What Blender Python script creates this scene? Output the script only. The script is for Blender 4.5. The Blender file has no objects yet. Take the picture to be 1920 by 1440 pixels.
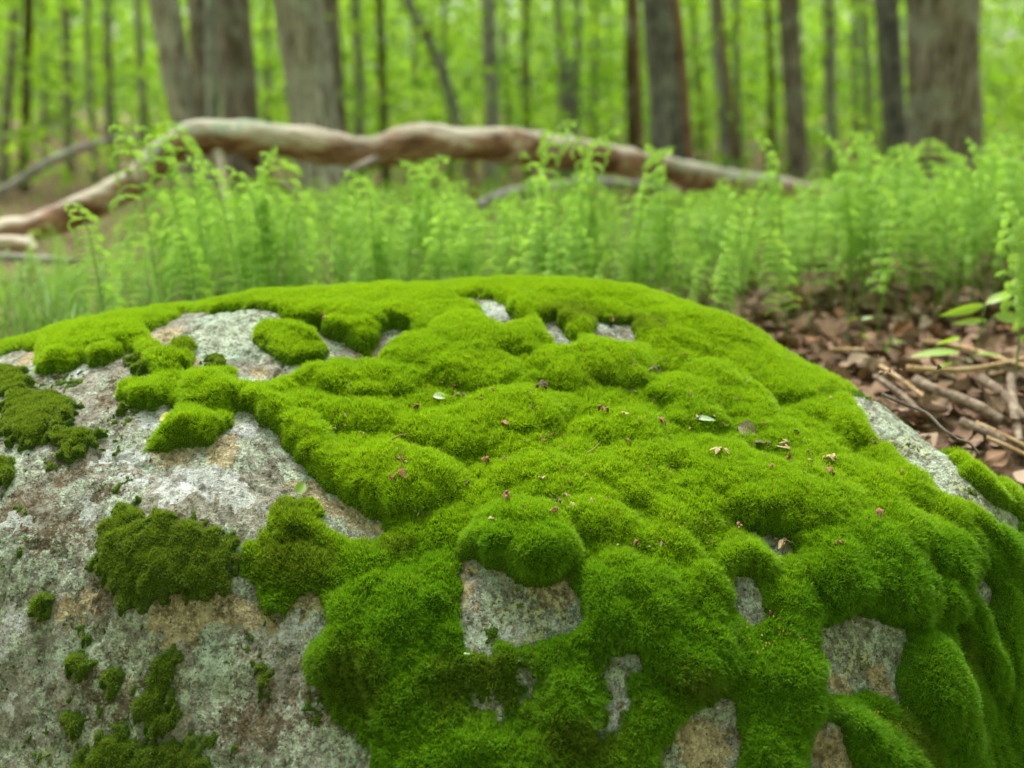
import bpy, math, random
import numpy as np
from mathutils import Vector, Matrix

random.seed(7)
rng = np.random.default_rng(7)
sc = bpy.context.scene
COL = sc.collection

# ------------------------------------------------------------------ camera
CAM_H = 0.75
FPX = 1900.0                       # focal length in pixels of the 1920 px wide photograph
PITCH = math.atan(520.0 / FPX)
FOCUS = 1.18
cam = bpy.data.cameras.new('camera')
cam.sensor_width = 36.0
cam.lens = 36.0 * FPX / 1920.0
cam.clip_start = 0.05
cam.clip_end = 400.0
cam.dof.use_dof = True
cam.dof.focus_distance = FOCUS
cam.dof.aperture_fstop = 2.45
cam.dof.aperture_blades = 0
cam_o = bpy.data.objects.new('camera', cam)
cam_o.location = (0, 0, CAM_H)
cam_o.rotation_euler = (math.pi / 2 - PITCH, 0, 0)
COL.objects.link(cam_o)
sc.camera = cam_o

# ------------------------------------------------------------------ world, sun, exposure
SUN_EL, SUN_AZ = math.radians(62), math.radians(-20)      # azimuth from +Y towards +X
world = bpy.data.worlds.new('World')
sc.world = world
world.use_nodes = True
wn = world.node_tree
wn.nodes.clear()
w_out = wn.nodes.new('ShaderNodeOutputWorld')
w_bg = wn.nodes.new('ShaderNodeBackground')
w_sky = wn.nodes.new('ShaderNodeTexSky')
w_sky.sky_type = 'NISHITA'
w_sky.sun_disc = False
w_sky.sun_elevation = SUN_EL
w_sky.sun_rotation = SUN_AZ
w_sky.air_density = 1.0
w_sky.dust_density = 6.0
w_sky.ozone_density = 0.6
w_hsv = wn.nodes.new('ShaderNodeHueSaturation')            # overcast: the blue mostly washed out
w_hsv.inputs['Saturation'].default_value = 0.30
wn.links.new(w_sky.outputs[0], w_hsv.inputs['Color'])
wn.links.new(w_hsv.outputs[0], w_bg.inputs['Color'])
wn.links.new(w_bg.outputs[0], w_out.inputs['Surface'])
w_bg.inputs['Strength'].default_value = 0.075
sun = bpy.data.lights.new('sun', 'SUN')
sun.energy = 1.5
sun.angle = math.radians(22)
sun.color = (1.0, 0.97, 0.90)
sun_o = bpy.data.objects.new('sun', sun)
sd = Vector((math.sin(SUN_AZ) * math.cos(SUN_EL), math.cos(SUN_AZ) * math.cos(SUN_EL), math.sin(SUN_EL)))
sun_o.rotation_euler = sd.to_track_quat('Z', 'Y').to_euler()
sun_o.location = sd * 30
COL.objects.link(sun_o)
sc.view_settings.view_transform = 'Standard'
sc.view_settings.look = 'None'
sc.view_settings.exposure = 2.35
sc.view_settings.gamma = 1.0
sc.view_settings.use_curve_mapping = False
sc.cycles.max_bounces = 8
sc.cycles.diffuse_bounces = 4
sc.cycles.transmission_bounces = 6
sc.cycles.transparent_max_bounces = 8
sc.cycles.use_denoising = True
sc.cycles.use_adaptive_sampling = True
sc.cycles.adaptive_threshold = 0.01
sc.cycles.sample_clamp_indirect = 6.0

# ------------------------------------------------------------------ helpers
def tag(o, label=None, cat=None, group=None, kind=None):
    if label: o['label'] = label
    if cat: o['category'] = cat
    if group: o['group'] = group
    if kind: o['kind'] = kind
    return o

def mesh_np(name, V, F, mat=None, smooth=True, attrs=None):
    """V (n,3), F (m,3) or (m,4) -> mesh datablock"""
    V = np.ascontiguousarray(V, dtype=np.float32)
    F = np.ascontiguousarray(F, dtype=np.int32)
    me = bpy.data.meshes.new(name)
    k = F.shape[1]
    me.vertices.add(len(V)); me.vertices.foreach_set('co', V.ravel())
    me.loops.add(F.size); me.loops.foreach_set('vertex_index', F.ravel())
    me.polygons.add(len(F))
    me.polygons.foreach_set('loop_start', np.arange(0, F.size, k, dtype=np.int32))
    me.polygons.foreach_set('loop_total', np.full(len(F), k, dtype=np.int32))
    me.polygons.foreach_set('use_smooth', np.full(len(F), smooth, dtype=bool))
    me.update(calc_edges=True)
    if attrs:
        for an, av in attrs.items():
            at_ = me.attributes.new(an, 'FLOAT', 'POINT')
            at_.data.foreach_set('value', np.ascontiguousarray(av, dtype=np.float32).ravel())
    if mat: me.materials.append(mat)
    return me

def obj(name, data, parent=None, loc=None, rot=None, scale=None):
    o = bpy.data.objects.new(name, data)
    COL.objects.link(o)
    if parent is not None: o.parent = parent
    if loc is not None: o.location = loc
    if rot is not None: o.rotation_euler = rot
    if scale is not None: o.scale = scale if hasattr(scale, '__len__') else (scale,) * 3
    return o

def copy_tree(o, parent=None):
    c = o.copy(); COL.objects.link(c)
    if parent is not None: c.parent = parent
    for ch in list(o.children): copy_tree(ch, c)
    return c

# vectorised gradient noise ------------------------------------------------
_perm = np.random.default_rng(3).permutation(256)
_perm = np.concatenate([_perm, _perm, _perm])
_grad = np.random.default_rng(5).normal(size=(256, 3))
_grad /= np.linalg.norm(_grad, axis=1)[:, None]

def noise3(x, y, z=0.0):
    x, y, z = np.broadcast_arrays(np.asarray(x, float), np.asarray(y, float), np.asarray(z, float))
    xi, yi, zi = np.floor(x).astype(int), np.floor(y).astype(int), np.floor(z).astype(int)
    xf, yf, zf = x - xi, y - yi, z - zi
    u = xf * xf * xf * (xf * (xf * 6 - 15) + 10)
    v = yf * yf * yf * (yf * (yf * 6 - 15) + 10)
    w = zf * zf * zf * (zf * (zf * 6 - 15) + 10)
    out = 0
    for dx in (0, 1):
        for dy in (0, 1):
            for dz in (0, 1):
                h = _perm[_perm[_perm[(xi + dx) & 255] + ((yi + dy) & 255)] + ((zi + dz) & 255)]
                g = _grad[h]
                d = g[..., 0] * (xf - dx) + g[..., 1] * (yf - dy) + g[..., 2] * (zf - dz)
                out = out + d * (u if dx else 1 - u) * (v if dy else 1 - v) * (w if dz else 1 - w)
    return out * 1.6

def fbm(x, y, z=0.0, oct_=4, gain=0.5):
    a, s, out = 1.0, 1.0, 0
    for k in range(oct_):
        out = out + a * noise3(np.asarray(x) * s + 17.3 * k, np.asarray(y) * s - 9.1 * k, np.asarray(z) * s + 3.7 * k)
        a *= gain; s *= 2.03
    return out

_cr = np.random.default_rng(11).random((256, 2))
def cell2(x, y):
    """F1 distance of a jittered cell grid"""
    xi, yi = np.floor(x).astype(int), np.floor(y).astype(int)
    best = np.full(np.shape(x), 9.0)
    for dx in (-1, 0, 1):
        for dy in (-1, 0, 1):
            h = _perm[_perm[(xi + dx) & 255] + ((yi + dy) & 255)]
            px, py = xi + dx + _cr[h, 0], yi + dy + _cr[h, 1]
            best = np.minimum(best, (px - x) ** 2 + (py - y) ** 2)
    return np.sqrt(best)

def sstep(a, b, x):
    t = np.clip((x - a) / (b - a), 0, 1)
    return t * t * (3 - 2 * t)

# pixel of the photograph -> ray ---------------------------------------------
cp, sp = math.cos(PITCH), math.sin(PITCH)
def ray(px, py):
    a = (np.asarray(px, float) - 960.0) / FPX
    b = (720.0 - np.asarray(py, float)) / FPX
    return np.stack([a, cp + b * sp, -sp + b * cp], axis=-1)        # camera looks along +Y, down by PITCH

def at(px, py, Y):
    """point on the ray of a pixel at horizontal distance Y"""
    d = ray(px, py)
    t = np.asarray(Y, float) / d[..., 1]
    p = d * t[..., None]
    p[..., 2] += CAM_H
    return p

# node helpers ----------------------------------------------------------------
class NT:
    def __init__(s, name):
        s.m = bpy.data.materials.new(name); s.m.use_nodes = True
        s.t = s.m.node_tree; s.t.nodes.clear()
        s.out = s.t.nodes.new('ShaderNodeOutputMaterial')
    def n(s, typ, **kw):
        nd = s.t.nodes.new(typ)
        for k, v in kw.items():
            if hasattr(nd, k) and k not in nd.inputs: setattr(nd, k, v)
            else: s.put(nd.inputs[k], v)
        return nd
    def put(s, sock, v):
        if isinstance(v, bpy.types.NodeSocket): s.t.links.new(v, sock)
        elif isinstance(v, (tuple, list)) and len(v) == 3 and sock.type == 'RGBA': sock.default_value = (*v, 1)
        else: sock.default_value = v
    def coord(s, which='Object'): return s.n('ShaderNodeTexCoord').outputs[which]
    def scl(s, vec, sx, sy, sz):
        mp = s.n('ShaderNodeMapping'); s.put(mp.inputs['Vector'], vec); mp.inputs['Scale'].default_value = (sx, sy, sz)
        return mp.outputs[0]
    def noise(s, scale, detail=4, rough=0.55, vec=None, dist=0.0):
        nd = s.n('ShaderNodeTexNoise')
        nd.inputs['Scale'].default_value = scale; nd.inputs['Detail'].default_value = detail
        nd.inputs['Roughness'].default_value = rough; nd.inputs['Distortion'].default_value = dist
        if vec is not None: s.put(nd.inputs['Vector'], vec)
        return nd.outputs['Fac']
    def voro(s, scale, vec=None, feature='F1', out='Distance', rnd=1.0):
        nd = s.n('ShaderNodeTexVoronoi'); nd.feature = feature
        nd.inputs['Scale'].default_value = scale; nd.inputs['Randomness'].default_value = rnd
        if vec is not None: s.put(nd.inputs['Vector'], vec)
        return nd.outputs[out]
    def math(s, op, a, b=0.0, c=0.0, clamp=False):
        nd = s.n('ShaderNodeMath'); nd.operation = op; nd.use_clamp = clamp
        s.put(nd.inputs[0], a); s.put(nd.inputs[1], b); s.put(nd.inputs[2], c)
        return nd.outputs[0]
    def step(s, v, lo, hi, a=0.0, b=1.0):
        nd = s.n('ShaderNodeMapRange'); nd.interpolation_type = 'SMOOTHSTEP'
        s.put(nd.inputs['Value'], v); s.put(nd.inputs['From Min'], lo); s.put(nd.inputs['From Max'], hi)
        s.put(nd.inputs['To Min'], a); s.put(nd.inputs['To Max'], b)
        return nd.outputs['Result']
    def mix(s, f, a, b, mode='MIX'):
        nd = s.n('ShaderNodeMix'); nd.data_type = 'RGBA'; nd.blend_type = mode
        s.put(nd.inputs['Factor'], f); s.put(nd.inputs['A'], a) if False else None
        ia = [i for i in nd.inputs if i.type == 'RGBA']
        s.put(ia[0], a); s.put(ia[1], b)
        return [o for o in nd.outputs if o.type == 'RGBA'][0]
    def attr(s, name, out='Fac'):
        nd = s.n('ShaderNodeAttribute'); nd.attribute_name = name
        return nd.outputs[out]
    def ramp(s, f, stops):
        nd = s.n('ShaderNodeValToRGB'); s.put(nd.inputs['Fac'], f)
        el = nd.color_ramp.elements
        while len(el) < len(stops): el.new(0.5)
        for e, (p, c) in zip(el, stops): e.position = p; e.color = (*c, 1)
        return nd.outputs['Color']
    def bump(s, h, strength=0.5, dist=0.01, normal=None):
        nd = s.n('ShaderNodeBump'); s.put(nd.inputs['Height'], h)
        nd.inputs['Strength'].default_value = strength; nd.inputs['Distance'].default_value = dist
        if normal is not None: s.put(nd.inputs['Normal'], normal)
        return nd.outputs[0]
    def principled(s, col, rough=0.8, spec=0.3, normal=None):
        nd = s.n('ShaderNodeBsdfPrincipled')
        s.put(nd.inputs['Base Color'], col); s.put(nd.inputs['Roughness'], rough)
        nd.inputs['Specular IOR Level'].default_value = spec
        if normal is not None: s.put(nd.inputs['Normal'], normal)
        return nd.outputs[0]
    def surf(s, sh): s.t.links.new(sh, s.out.inputs['Surface']); return s.m

def leaf_material(name, c1, c2, trans=0.45, rough=0.5, rand_scale=None, tboost=1.5, gloss=0.04):
    """thin leaf: diffuse and translucent, the colour varies from leaf to leaf"""
    t = NT(name)
    if rand_scale: f = t.step(t.noise(rand_scale, 2, 0.5, t.coord('Object')), 0.3, 0.7)
    else: f = t.n('ShaderNodeObjectInfo').outputs['Random']
    f2 = t.attr('tone')
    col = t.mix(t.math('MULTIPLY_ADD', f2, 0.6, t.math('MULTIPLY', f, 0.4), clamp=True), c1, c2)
    d = t.n('ShaderNodeBsdfDiffuse', Color=col).outputs[0]
    tc = t.mix(1.0, col, (tboost, tboost, tboost * 0.6), 'MULTIPLY')
    tr = t.n('ShaderNodeBsdfTranslucent', Color=tc).outputs[0]
    mx = t.n('ShaderNodeMixShader', Fac=trans); t.put(mx.inputs[1], d); t.put(mx.inputs[2], tr)
    gl = t.n('ShaderNodeBsdfGlossy', Color=(1, 1, 1), Roughness=rough).outputs[0]
    m2 = t.n('ShaderNodeMixShader', Fac=gloss); t.put(m2.inputs[1], mx.outputs[0]); t.put(m2.inputs[2], gl)
    return t.surf(m2.outputs[0])

# ================================================================== GROUND
def ground_z(X, Y):
    X = np.asarray(X, float); Y = np.asarray(Y, float)
    z = -0.08 + 0.35 * sstep(0.85, 1.75, Y) - 0.17 * sstep(2.0, 6.0, Y) - 0.10 * sstep(5, 12, Y)
    z = z + 0.02 * noise3(X * 1.1, Y * 1.1, 0.3) * sstep(1.0, 3.0, Y) + 0.10 * noise3(X * 0.16, Y * 0.16, 5.1) * sstep(3.0, 12.0, Y)
    return z

# ================================================================== BOULDER SHAPE
# measured points of the boulder: (photo x, photo y, horizontal distance)
CTRL = [
 (0,650,1.40),(200,600,1.43),(400,568,1.46),(600,540,1.49),(850,534,1.51),(1000,524,1.52),(1150,544,1.51),
 (1300,566,1.50),(1400,612,1.47),(1480,672,1.42),(1560,708,1.375),(1650,742,1.33),(1760,822,1.26),(1900,915,1.19),
 (0,740,1.25),(300,690,1.27),(600,670,1.31),(900,670,1.33),(1200,680,1.345),(1450,745,1.32),
 (0,860,1.13),(300,850,1.13),(600,850,1.155),(900,850,1.17),(1200,850,1.185),(1500,850,1.205),(1700,890,1.18),
 (0,1000,1.06),(300,1000,1.04),(550,970,1.07),(780,1020,1.065),(1000,1000,1.06),(1300,1000,1.085),(1600,1000,1.105),(1850,1010,1.12),
 (0,1200,1.00),(300,1200,0.985),(600,1200,0.985),(900,1200,0.975),(1200,1200,0.985),(1500,1200,1.0),(1750,1200,1.035),(1880,1200,1.09),
 (0,1440,0.94),(300,1440,0.925),(600,1440,0.915),(900,1440,0.91),(1200,1440,0.915),(1500,1440,0.935),(1750,1440,0.98),(1870,1440,1.03),(1960,1440,1.05),(1960,1250,1.10),(1960,1080,1.14),(2060,1440,1.09),(2060,1250,1.14),
]
cpts = np.array([at(a, b, y) for a, b, y in CTRL])
extra = np.array([                                    # the sides the photograph does not show
 (-1.0,1.55,0.34),(-1.0,1.25,0.30),(-1.0,1.0,0.12),(-1.0,0.8,-0.05),
 (-0.5,0.74,-0.12),(0.0,0.74,-0.13),(0.45,0.78,-0.10),(-0.5,0.62,-0.30),(0.1,0.62,-0.32),(0.6,0.72,-0.25),
 (0.84,1.12,0.02),(0.82,0.95,-0.05),(0.86,1.3,-0.04),(0.9,0.9,-0.2),(0.73,1.34,0.08),
 (0.62,1.50,0.20),(0.52,1.62,0.24),(0.75,1.65,0.10),(0.40,1.62,0.345),
 (-0.9,1.75,0.28),(-0.5,1.74,0.385),(0.0,1.78,0.40),(0.3,1.74,0.36),(0.1,2.0,0.20),(-0.5,2.0,0.18),(0.5,1.9,0.15),(-1.0,2.0,0.1),
 ])
def tps_fit(P, Z, lam=2e-5):
    n = len(P)
    r2 = ((P[:, None, :] - P[None, :, :]) ** 2).sum(-1)
    K = 0.5 * r2 * np.log(r2 + 1e-12) + lam * np.eye(n)
    A = np.zeros((n + 3, n + 3)); A[:n, :n] = K
    A[:n, n] = 1; A[:n, n + 1:] = P; A[n, :n] = 1; A[n + 1:, :n] = P.T
    return np.linalg.solve(A, np.concatenate([Z, np.zeros(3)]))
allp = np.concatenate([cpts, extra])
W = tps_fit(allp[:, :2], allp[:, 2], 1e-4)
def tps(X, Y):
    sh = X.shape; X = X.ravel(); Y = Y.ravel(); out = np.zeros(len(X))
    for k, (a, b) in enumerate(allp[:, :2]):
        r2 = (X - a) ** 2 + (Y - b) ** 2
        out += W[k] * 0.5 * r2 * np.log(r2 + 1e-12)
    return (out + W[-3] + W[-2] * X + W[-1] * Y).reshape(sh)

STEP = 0.003
gx = np.arange(-1.0, 0.84, STEP); gy = np.arange(0.66, 1.98, STEP)
GX, GY = np.meshgrid(gx, gy)                       # rows follow Y
H0 = tps(GX, GY)                                   # mean level of the moss tops
# arclength coordinate on the front so that distances hold on the steep face
prof = tps(np.zeros_like(gy) + 0.05, gy)
SARC = np.concatenate([[0], np.cumsum(np.sqrt(np.diff(gy) ** 2 + np.diff(prof) ** 2))])
def s_of(Y): return np.interp(Y, gy, SARC)
GS = s_of(GY)

def bil(A, X, Y):
    fx = np.clip((np.asarray(X) - gx[0]) / STEP, 0, len(gx) - 1.001); fy = np.clip((np.asarray(Y) - gy[0]) / STEP, 0, len(gy) - 1.001)
    ix, iy = fx.astype(int), fy.astype(int); ax, ay = fx - ix, fy - iy
    return (A[iy, ix] * (1 - ax) + A[iy, ix + 1] * ax) * (1 - ay) + (A[iy + 1, ix] * (1 - ax) + A[iy + 1, ix + 1] * ax) * ay

def hit(px, py, A, lift=0.0):
    """where the rays of these pixels meet the height field A (closest pass when they miss it)"""
    px = np.atleast_1d(np.asarray(px, float)); py = np.atleast_1d(np.asarray(py, float))
    d = ray(px, py); Ys = np.linspace(0.70, 1.9, 1201)
    t = Ys[None, :] / d[:, 1:2]
    X = d[:, 0:1] * t; Z = CAM_H + d[:, 2:3] * t; YY = np.broadcast_to(Ys, X.shape)
    g = Z - bil(A, X, YY) - lift
    below = g < 0
    first = np.where(below.any(1), below.argmax(1), np.where(YY < 1.6, g, 9).argmin(1))
    r = np.arange(len(px))
    return np.stack([X[r, first], YY[r, first], Z[r, first]], -1)

def poly_sd(pts, A, warp=None, near_lift=0, world_pts=None):
    """signed distance (metres, positive inside) on the surface to an outline traced in photograph pixels"""
    p = hit([a for a, b in pts], [b for a, b in pts], A) if world_pts is None else world_pts
    if near_lift:                      # the near rim is seen over the top of the cushion in front of it
        cy = np.mean([b for a, b in pts]); q = hit([a for a, b in pts], [b for a, b in pts], A, near_lift)
        p = np.where(np.array([b for a, b in pts])[:, None] > cy, q, p)
    P = np.stack([p[:, 0], s_of(p[:, 1])], -1)
    QX = GX if warp is None else GX + warp[0]; QS = GS if warp is None else GS + warp[1]
    out = np.full(GX.shape, -1.0)
    m = 0.10
    sel = (GX > P[:, 0].min() - m) & (GX < P[:, 0].max() + m) & (GS > P[:, 1].min() - m) & (GS < P[:, 1].max() + m)
    x, s = QX[sel], QS[sel]
    d2 = np.full(x.shape, 1e9); ins = np.zeros(x.shape, bool)
    for i in range(len(P)):
        a, b = P[i], P[(i + 1) % len(P)]
        e = b - a; L = max((e ** 2).sum(), 1e-12)
        t = np.clip(((x - a[0]) * e[0] + (s - a[1]) * e[1]) / L, 0, 1)
        d2 = np.minimum(d2, (x - a[0] - t * e[0]) ** 2 + (s - a[1] - t * e[1]) ** 2)
        c = ((a[1] > s) != (b[1] > s))
        with np.errstate(divide='ignore', invalid='ignore'):
            xi = a[0] + (s - a[1]) * e[0] / (e[1] if e[1] != 0 else 1e-12)
        ins ^= c & (x < xi)
    d = np.sqrt(d2)
    out[sel] = np.where(ins, d, -d)
    return out

# outlines traced from the photograph -------------------------------------------
ROCK = {
 'front': [(-150,690),(0,665),(30,658),(60,654),(80,656),(62,680),(66,695),(95,699),(128,692),(156,678),(165,684),(200,684),(230,665),(238,655),
   (254,660),(275,690),(288,706),(280,715),(250,717),(226,726),(222,745),(240,762),(285,765),(310,755),(332,762),(336,772),(325,785),(300,812),
   (275,822),(272,840),(290,850),(330,838),(390,832),(425,808),(428,795),(415,775),(432,770),(462,772),(490,790),(520,815),(540,842),(560,870),
   (590,895),(622,922),(660,945),(700,972),(728,995),(700,1010),(668,1015),(650,1000),(625,990),(608,968),(600,940),(570,930),(512,930),(500,950),
   (503,985),(470,1005),(445,1020),(437,1045),(450,1060),(455,1080),(470,1100),(485,1110),(482,1135),(500,1152),(530,1150),(545,1135),(560,1118),
   (588,1115),(600,1135),(615,1165),(600,1190),(575,1215),(560,1245),(575,1270),(600,1300),(620,1340),(650,1370),(690,1400),(700,1440),(720,1600),(-150,1600)],
 'top': [(276,618),(322,600),(345,583),(395,586),(440,581),(478,578),(512,584),(530,598),(565,612),(600,612),(606,625),(640,640),(690,653),(704,640),(709,622),
   (730,612),(764,616),(771,628),(735,642),(705,656),(698,671),(650,668),(620,660),(600,672),(560,683),(545,692),(500,705),(450,706),(430,700),(400,702),
   (375,703),(352,713),(340,700),(338,680),(362,672),(366,640),(340,633),(312,648),(290,640)],
 'slit': [(866,562),(890,553),(925,558),(942,572),(975,586),(942,595),(915,588),(896,573)],
 'sliver': [(1012,602),(1040,600),(1080,622),(1070,631),(1033,620)],
 'gap': [(1116,604),(1150,602),(1182,605),(1190,620),(1172,630),(1130,627),(1115,620)],
 'window': [(864,1048),(885,1046),(911,1061),(949,1065),(971,1088),(998,1095),(1020,1095),(1039,1088),(1065,1074),(1076,1103),(1087,1125),(1089,1159),
   (1076,1177),(1031,1192),(994,1209),(971,1211),(960,1200),(930,1196),(919,1222),(877,1224),(868,1200),(864,1125)],
 'stripe': [(1136,1226),(1162,1219),(1200,1230),(1200,1260),(1174,1275),(1185,1305),(1181,1331),(1162,1361),(1136,1382),(1121,1376),(1136,1346),(1140,1324),(1129,1294),(1125,1260)],
 'notch': [(1376,1084),(1399,1078),(1414,1080),(1421,1099),(1425,1125),(1446,1151),(1425,1162),(1399,1168),(1387,1147),(1369,1140),(1376,1118)],
 'window2': [(1537,1165),(1582,1161),(1609,1151),(1635,1146),(1654,1162),(1702,1185),(1702,1200),(1687,1215),(1684,1256),(1680,1312),(1665,1305),(1635,1294),(1597,1299),(1571,1294),(1534,1296),(1545,1267),(1534,1230)],
 'wedge': [(1354,1303),(1369,1305),(1384,1350),(1387,1387),(1376,1440),(1380,1600),(1215,1600),(1240,1440),(1247,1400),(1260,1369),(1279,1350),(1309,1331)],
 'tongue': [(1534,1354),(1556,1350),(1571,1372),(1590,1414),(1605,1440),(1620,1600),(1490,1600),(1515,1440),(1519,1372)],
 'pit': [(1388,994),(1410,992),(1442,996),(1484,1008),(1488,1028),(1450,1028),(1440,1010),(1410,1008)],
 'cleft': [(1808,1100),(1830,1085),(1850,1090),(1862,1110),(1847,1150),(1833,1145),(1833,1120)],
 'cleft2': [(1770,1180),(1792,1183),(1787,1202),(1773,1198)],
 'ledge': [(1562,722),(1590,724),(1616,736),(1655,747),(1687,766),(1720,788),(1762,830),(1800,862),(1855,912),(1913,945),(1990,985),(1990,1040),(1905,985),
   (1855,944),(1817,918),(1762,896),(1746,880),(1713,854),(1675,844),(1649,831),(1626,818),(1616,789),(1600,760)],
 'chip1': [(880,1302),(896,1300),(898,1318),(886,1324)], 'chip2': [(915,1298),(930,1302),(934,1322),(920,1320)], 'chip3': [(975,1290),(988,1296),(990,1316),(978,1318)],
 'chip4': [(925,1334),(952,1338),(950,1350),(930,1350)], 'chip5': [(962,1262),(990,1250),(1004,1262),(985,1272),(968,1270)],
}
PATCH = {          # separate cushions: outline, description
 'a': ([(476,622),(486,610),(510,606),(540,609),(570,620),(600,636),(620,660),(600,672),(570,680),(545,684),(515,668),(490,650),(478,638)], 'plump bright green moss cushion on the pale lichen near the boulder top'),
 'b': ([(-60,690),(15,688),(50,692),(57,715),(45,733),(20,742),(-60,745)], 'olive moss tuft cut by the left edge of the picture, above the larger ragged clump'),
 'c': ([(10,748),(36,730),(70,738),(105,743),(143,760),(137,785),(112,802),(90,815),(75,835),(50,842),(25,828),(8,812),(15,778)], 'large ragged olive moss clump near the left edge of the boulder'),
 'd': ([(86,822),(110,805),(165,802),(207,810),(188,830),(152,840),(142,872),(120,862),(115,838)], 'thin dark moss patch spreading just below right of the ragged olive clump'),
 'e': ([(-60,862),(20,860),(34,880),(20,905),(-60,920)], 'green moss tuft cut by the left edge, lowest of the two there'),
 'f': ([(235,675),(250,667),(272,675),(277,690),(262,701),(240,696)], 'small round moss button between the hanging lobe and the moss tongue'),
 'g': ([(172,1060),(190,1030),(190,990),(215,960),(235,945),(262,955),(270,985),(290,960),(330,965),(345,985),(400,990),(428,1005),(452,1030),(446,1050),(425,1062),(432,1085),(435,1110),(425,1122),
        (395,1122),(370,1115),(345,1107),(315,1110),(300,1122),(260,1130),(230,1138),(215,1125),(215,1090),(205,1080),(180,1078)], 'big dark green moss mat in the middle of the grey rock face'),
 'h': ([(55,1120),(72,1113),(88,1125),(96,1150),(85,1163),(65,1160)], 'small dark moss tuft low on the left of the rock face'),
 'i': ([(120,1245),(140,1220),(165,1220),(182,1235),(175,1260),(155,1280),(140,1277),(135,1255)], 'dark moss tuft with a brown rim below the tan lichen blotch'),
 'j': ([(190,1262),(215,1245),(238,1252),(236,1290),(215,1312),(192,1300)], 'olive moss tuft right beside the brown rimmed tuft'),
 'k': ([(310,1222),(340,1218),(341,1237),(316,1252),(312,1290),(330,1320),(326,1370),(300,1380),(270,1370),(250,1340),(256,1310),(282,1290),(287,1240)], 'tall upright strip of dark moss low on the rock face'),
 'l': ([(190,1380),(218,1355),(250,1372),(262,1400),(330,1390),(380,1402),(410,1500),(110,1500),(140,1420)], 'broad dark moss mat along the bottom edge of the rock face'),
 'm': ([(108,1320),(126,1315),(150,1350),(150,1392),(128,1388)], 'thin slanting moss streak near the bottom left'),
 'n': ([(478,1260),(492,1244),(510,1260),(508,1300),(490,1308),(480,1290)], 'small dark moss tuft left of the big lower moss slope'),
 'o': ([(382,672),(408,665),(427,675),(425,690),(400,696),(386,686)], 'sparse flat moss tuft on the pale lichen, right of the tongue'),
 'p': ([(213,762),(228,758),(232,772),(218,779)], 'tiny moss speck beside the left end of the moss tongue'),
 'q': ([(275,862),(290,858),(294,880),(280,886)], 'tiny moss speck under the moss tongue tip'),
 'r': ([(603,612),(640,614),(680,622),(704,638),(700,652),(675,654),(640,640),(606,628)], 'narrow sausage of bright moss between two lichen strips near the top'),
 's': ([(1742,802),(1768,802),(1792,820),(1808,848),(1800,858),(1762,838)], 'small dark green moss cushion on the outer edge of the right ledge'),
 'u': ([(1572,706),(1592,680),(1618,682),(1640,700),(1640,725),(1612,738),(1580,726)], 'round moss cushion at the far corner where the bare ledge begins'),
 'v': ([(1636,712),(1655,705),(1668,725),(1664,745),(1645,744)], 'brownish green moss tuft beside the dark twig at the ledge corner'),
 't': ([(1800,858),(1832,858),(1870,880),(1930,905),(1990,935),(1990,950),(1905,930),(1856,904)], 'long moss strip along the outer edge of the right rock ledge'),
}
# pixel centre, radii, height (mm) of the moss cushions --------------------------
LUMPS = [
 (650,600,112,38,24),(745,585,62,30,18),(560,562,110,22,9),(880,620,78,45,22),(975,620,66,35,20),(805,662,88,45,16),(670,695,125,36,13),(880,682,92,40,12),
 (500,750,52,35,14),(560,812,62,46,13),(700,772,112,30,9),(860,797,102,44,13),(750,890,125,62,24),(960,762,102,40,12),(620,872,70,52,12),
 (1015,565,82,20,12),(1050,592,74,24,16),(1130,540,125,22,7),(1150,665,88,52,26),(1060,680,72,40,14),(1247,663,24,18,10),(1260,630,62,30,10),(1340,697,56,30,18),
 (1280,725,78,36,18),(1300,772,62,30,13),(1395,747,58,45,14),(985,745,90,32,6),(1175,800,78,36,13),(1205,845,66,30,13),(1160,890,115,44,13),(1385,900,112,62,20),
 (1335,852,92,36,13),(1017,885,105,38,10),(1495,705,78,45,16),(1528,680,70,26,9),(1610,706,30,28,16),(1600,790,46,34,12),(1560,757,62,24,8),(1720,880,52,38,12),
 (1490,932,135,70,24),(1660,915,82,48,13),(1660,985,95,52,18),(1750,1005,72,52,15),(1865,952,52,62,10),
 (972,1008,108,78,30),(1185,1105,112,82,19),(1310,1092,62,50,14),(1395,1045,48,40,16),(1620,1062,125,92,26),(1804,1069,56,52,18),(1775,1122,42,56,18),(1832,1200,42,62,16),
 (1872,1130,42,62,14),(1745,1262,78,92,24),(1888,1250,42,125,14),(1640,1372,102,52,16),(1480,1262,82,82,14),(1450,1372,62,72,13),(1290,1200,92,72,16),(730,1130,112,70,13),
 (690,1212,112,82,11),(805,1290,102,82,10),(1062,1310,62,72,12),(850,1402,105,62,11),(560,1048,82,46,10),(545,962,44,32,14),(1000,1400,90,60,10),(1150,1160,70,50,10),
 (240,1010,50,45,12),(310,1045,55,50,10),(385,1050,40,45,8),(100,625,84,24,10),(205,612,92,27,13),(310,590,62,18,9),(450,558,102,15,7),(93,673,34,22,12),(195,660,40,22,12),
 (320,657,42,24,10),(265,740,44,25,12),(352,792,64,32,16),(300,822,30,20,8),(392,722,62,30,13),(80,770,60,30,10),(470,1300,1,1,0),
 (1420,620,80,26,9),(1350,600,90,22,8),(1200,600,60,20,8),(1440,810,70,30,10),(1540,860,80,34,10),(1280,950,80,40,12),(1120,960,80,40,10),(1240,1010,70,40,12),
]

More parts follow.
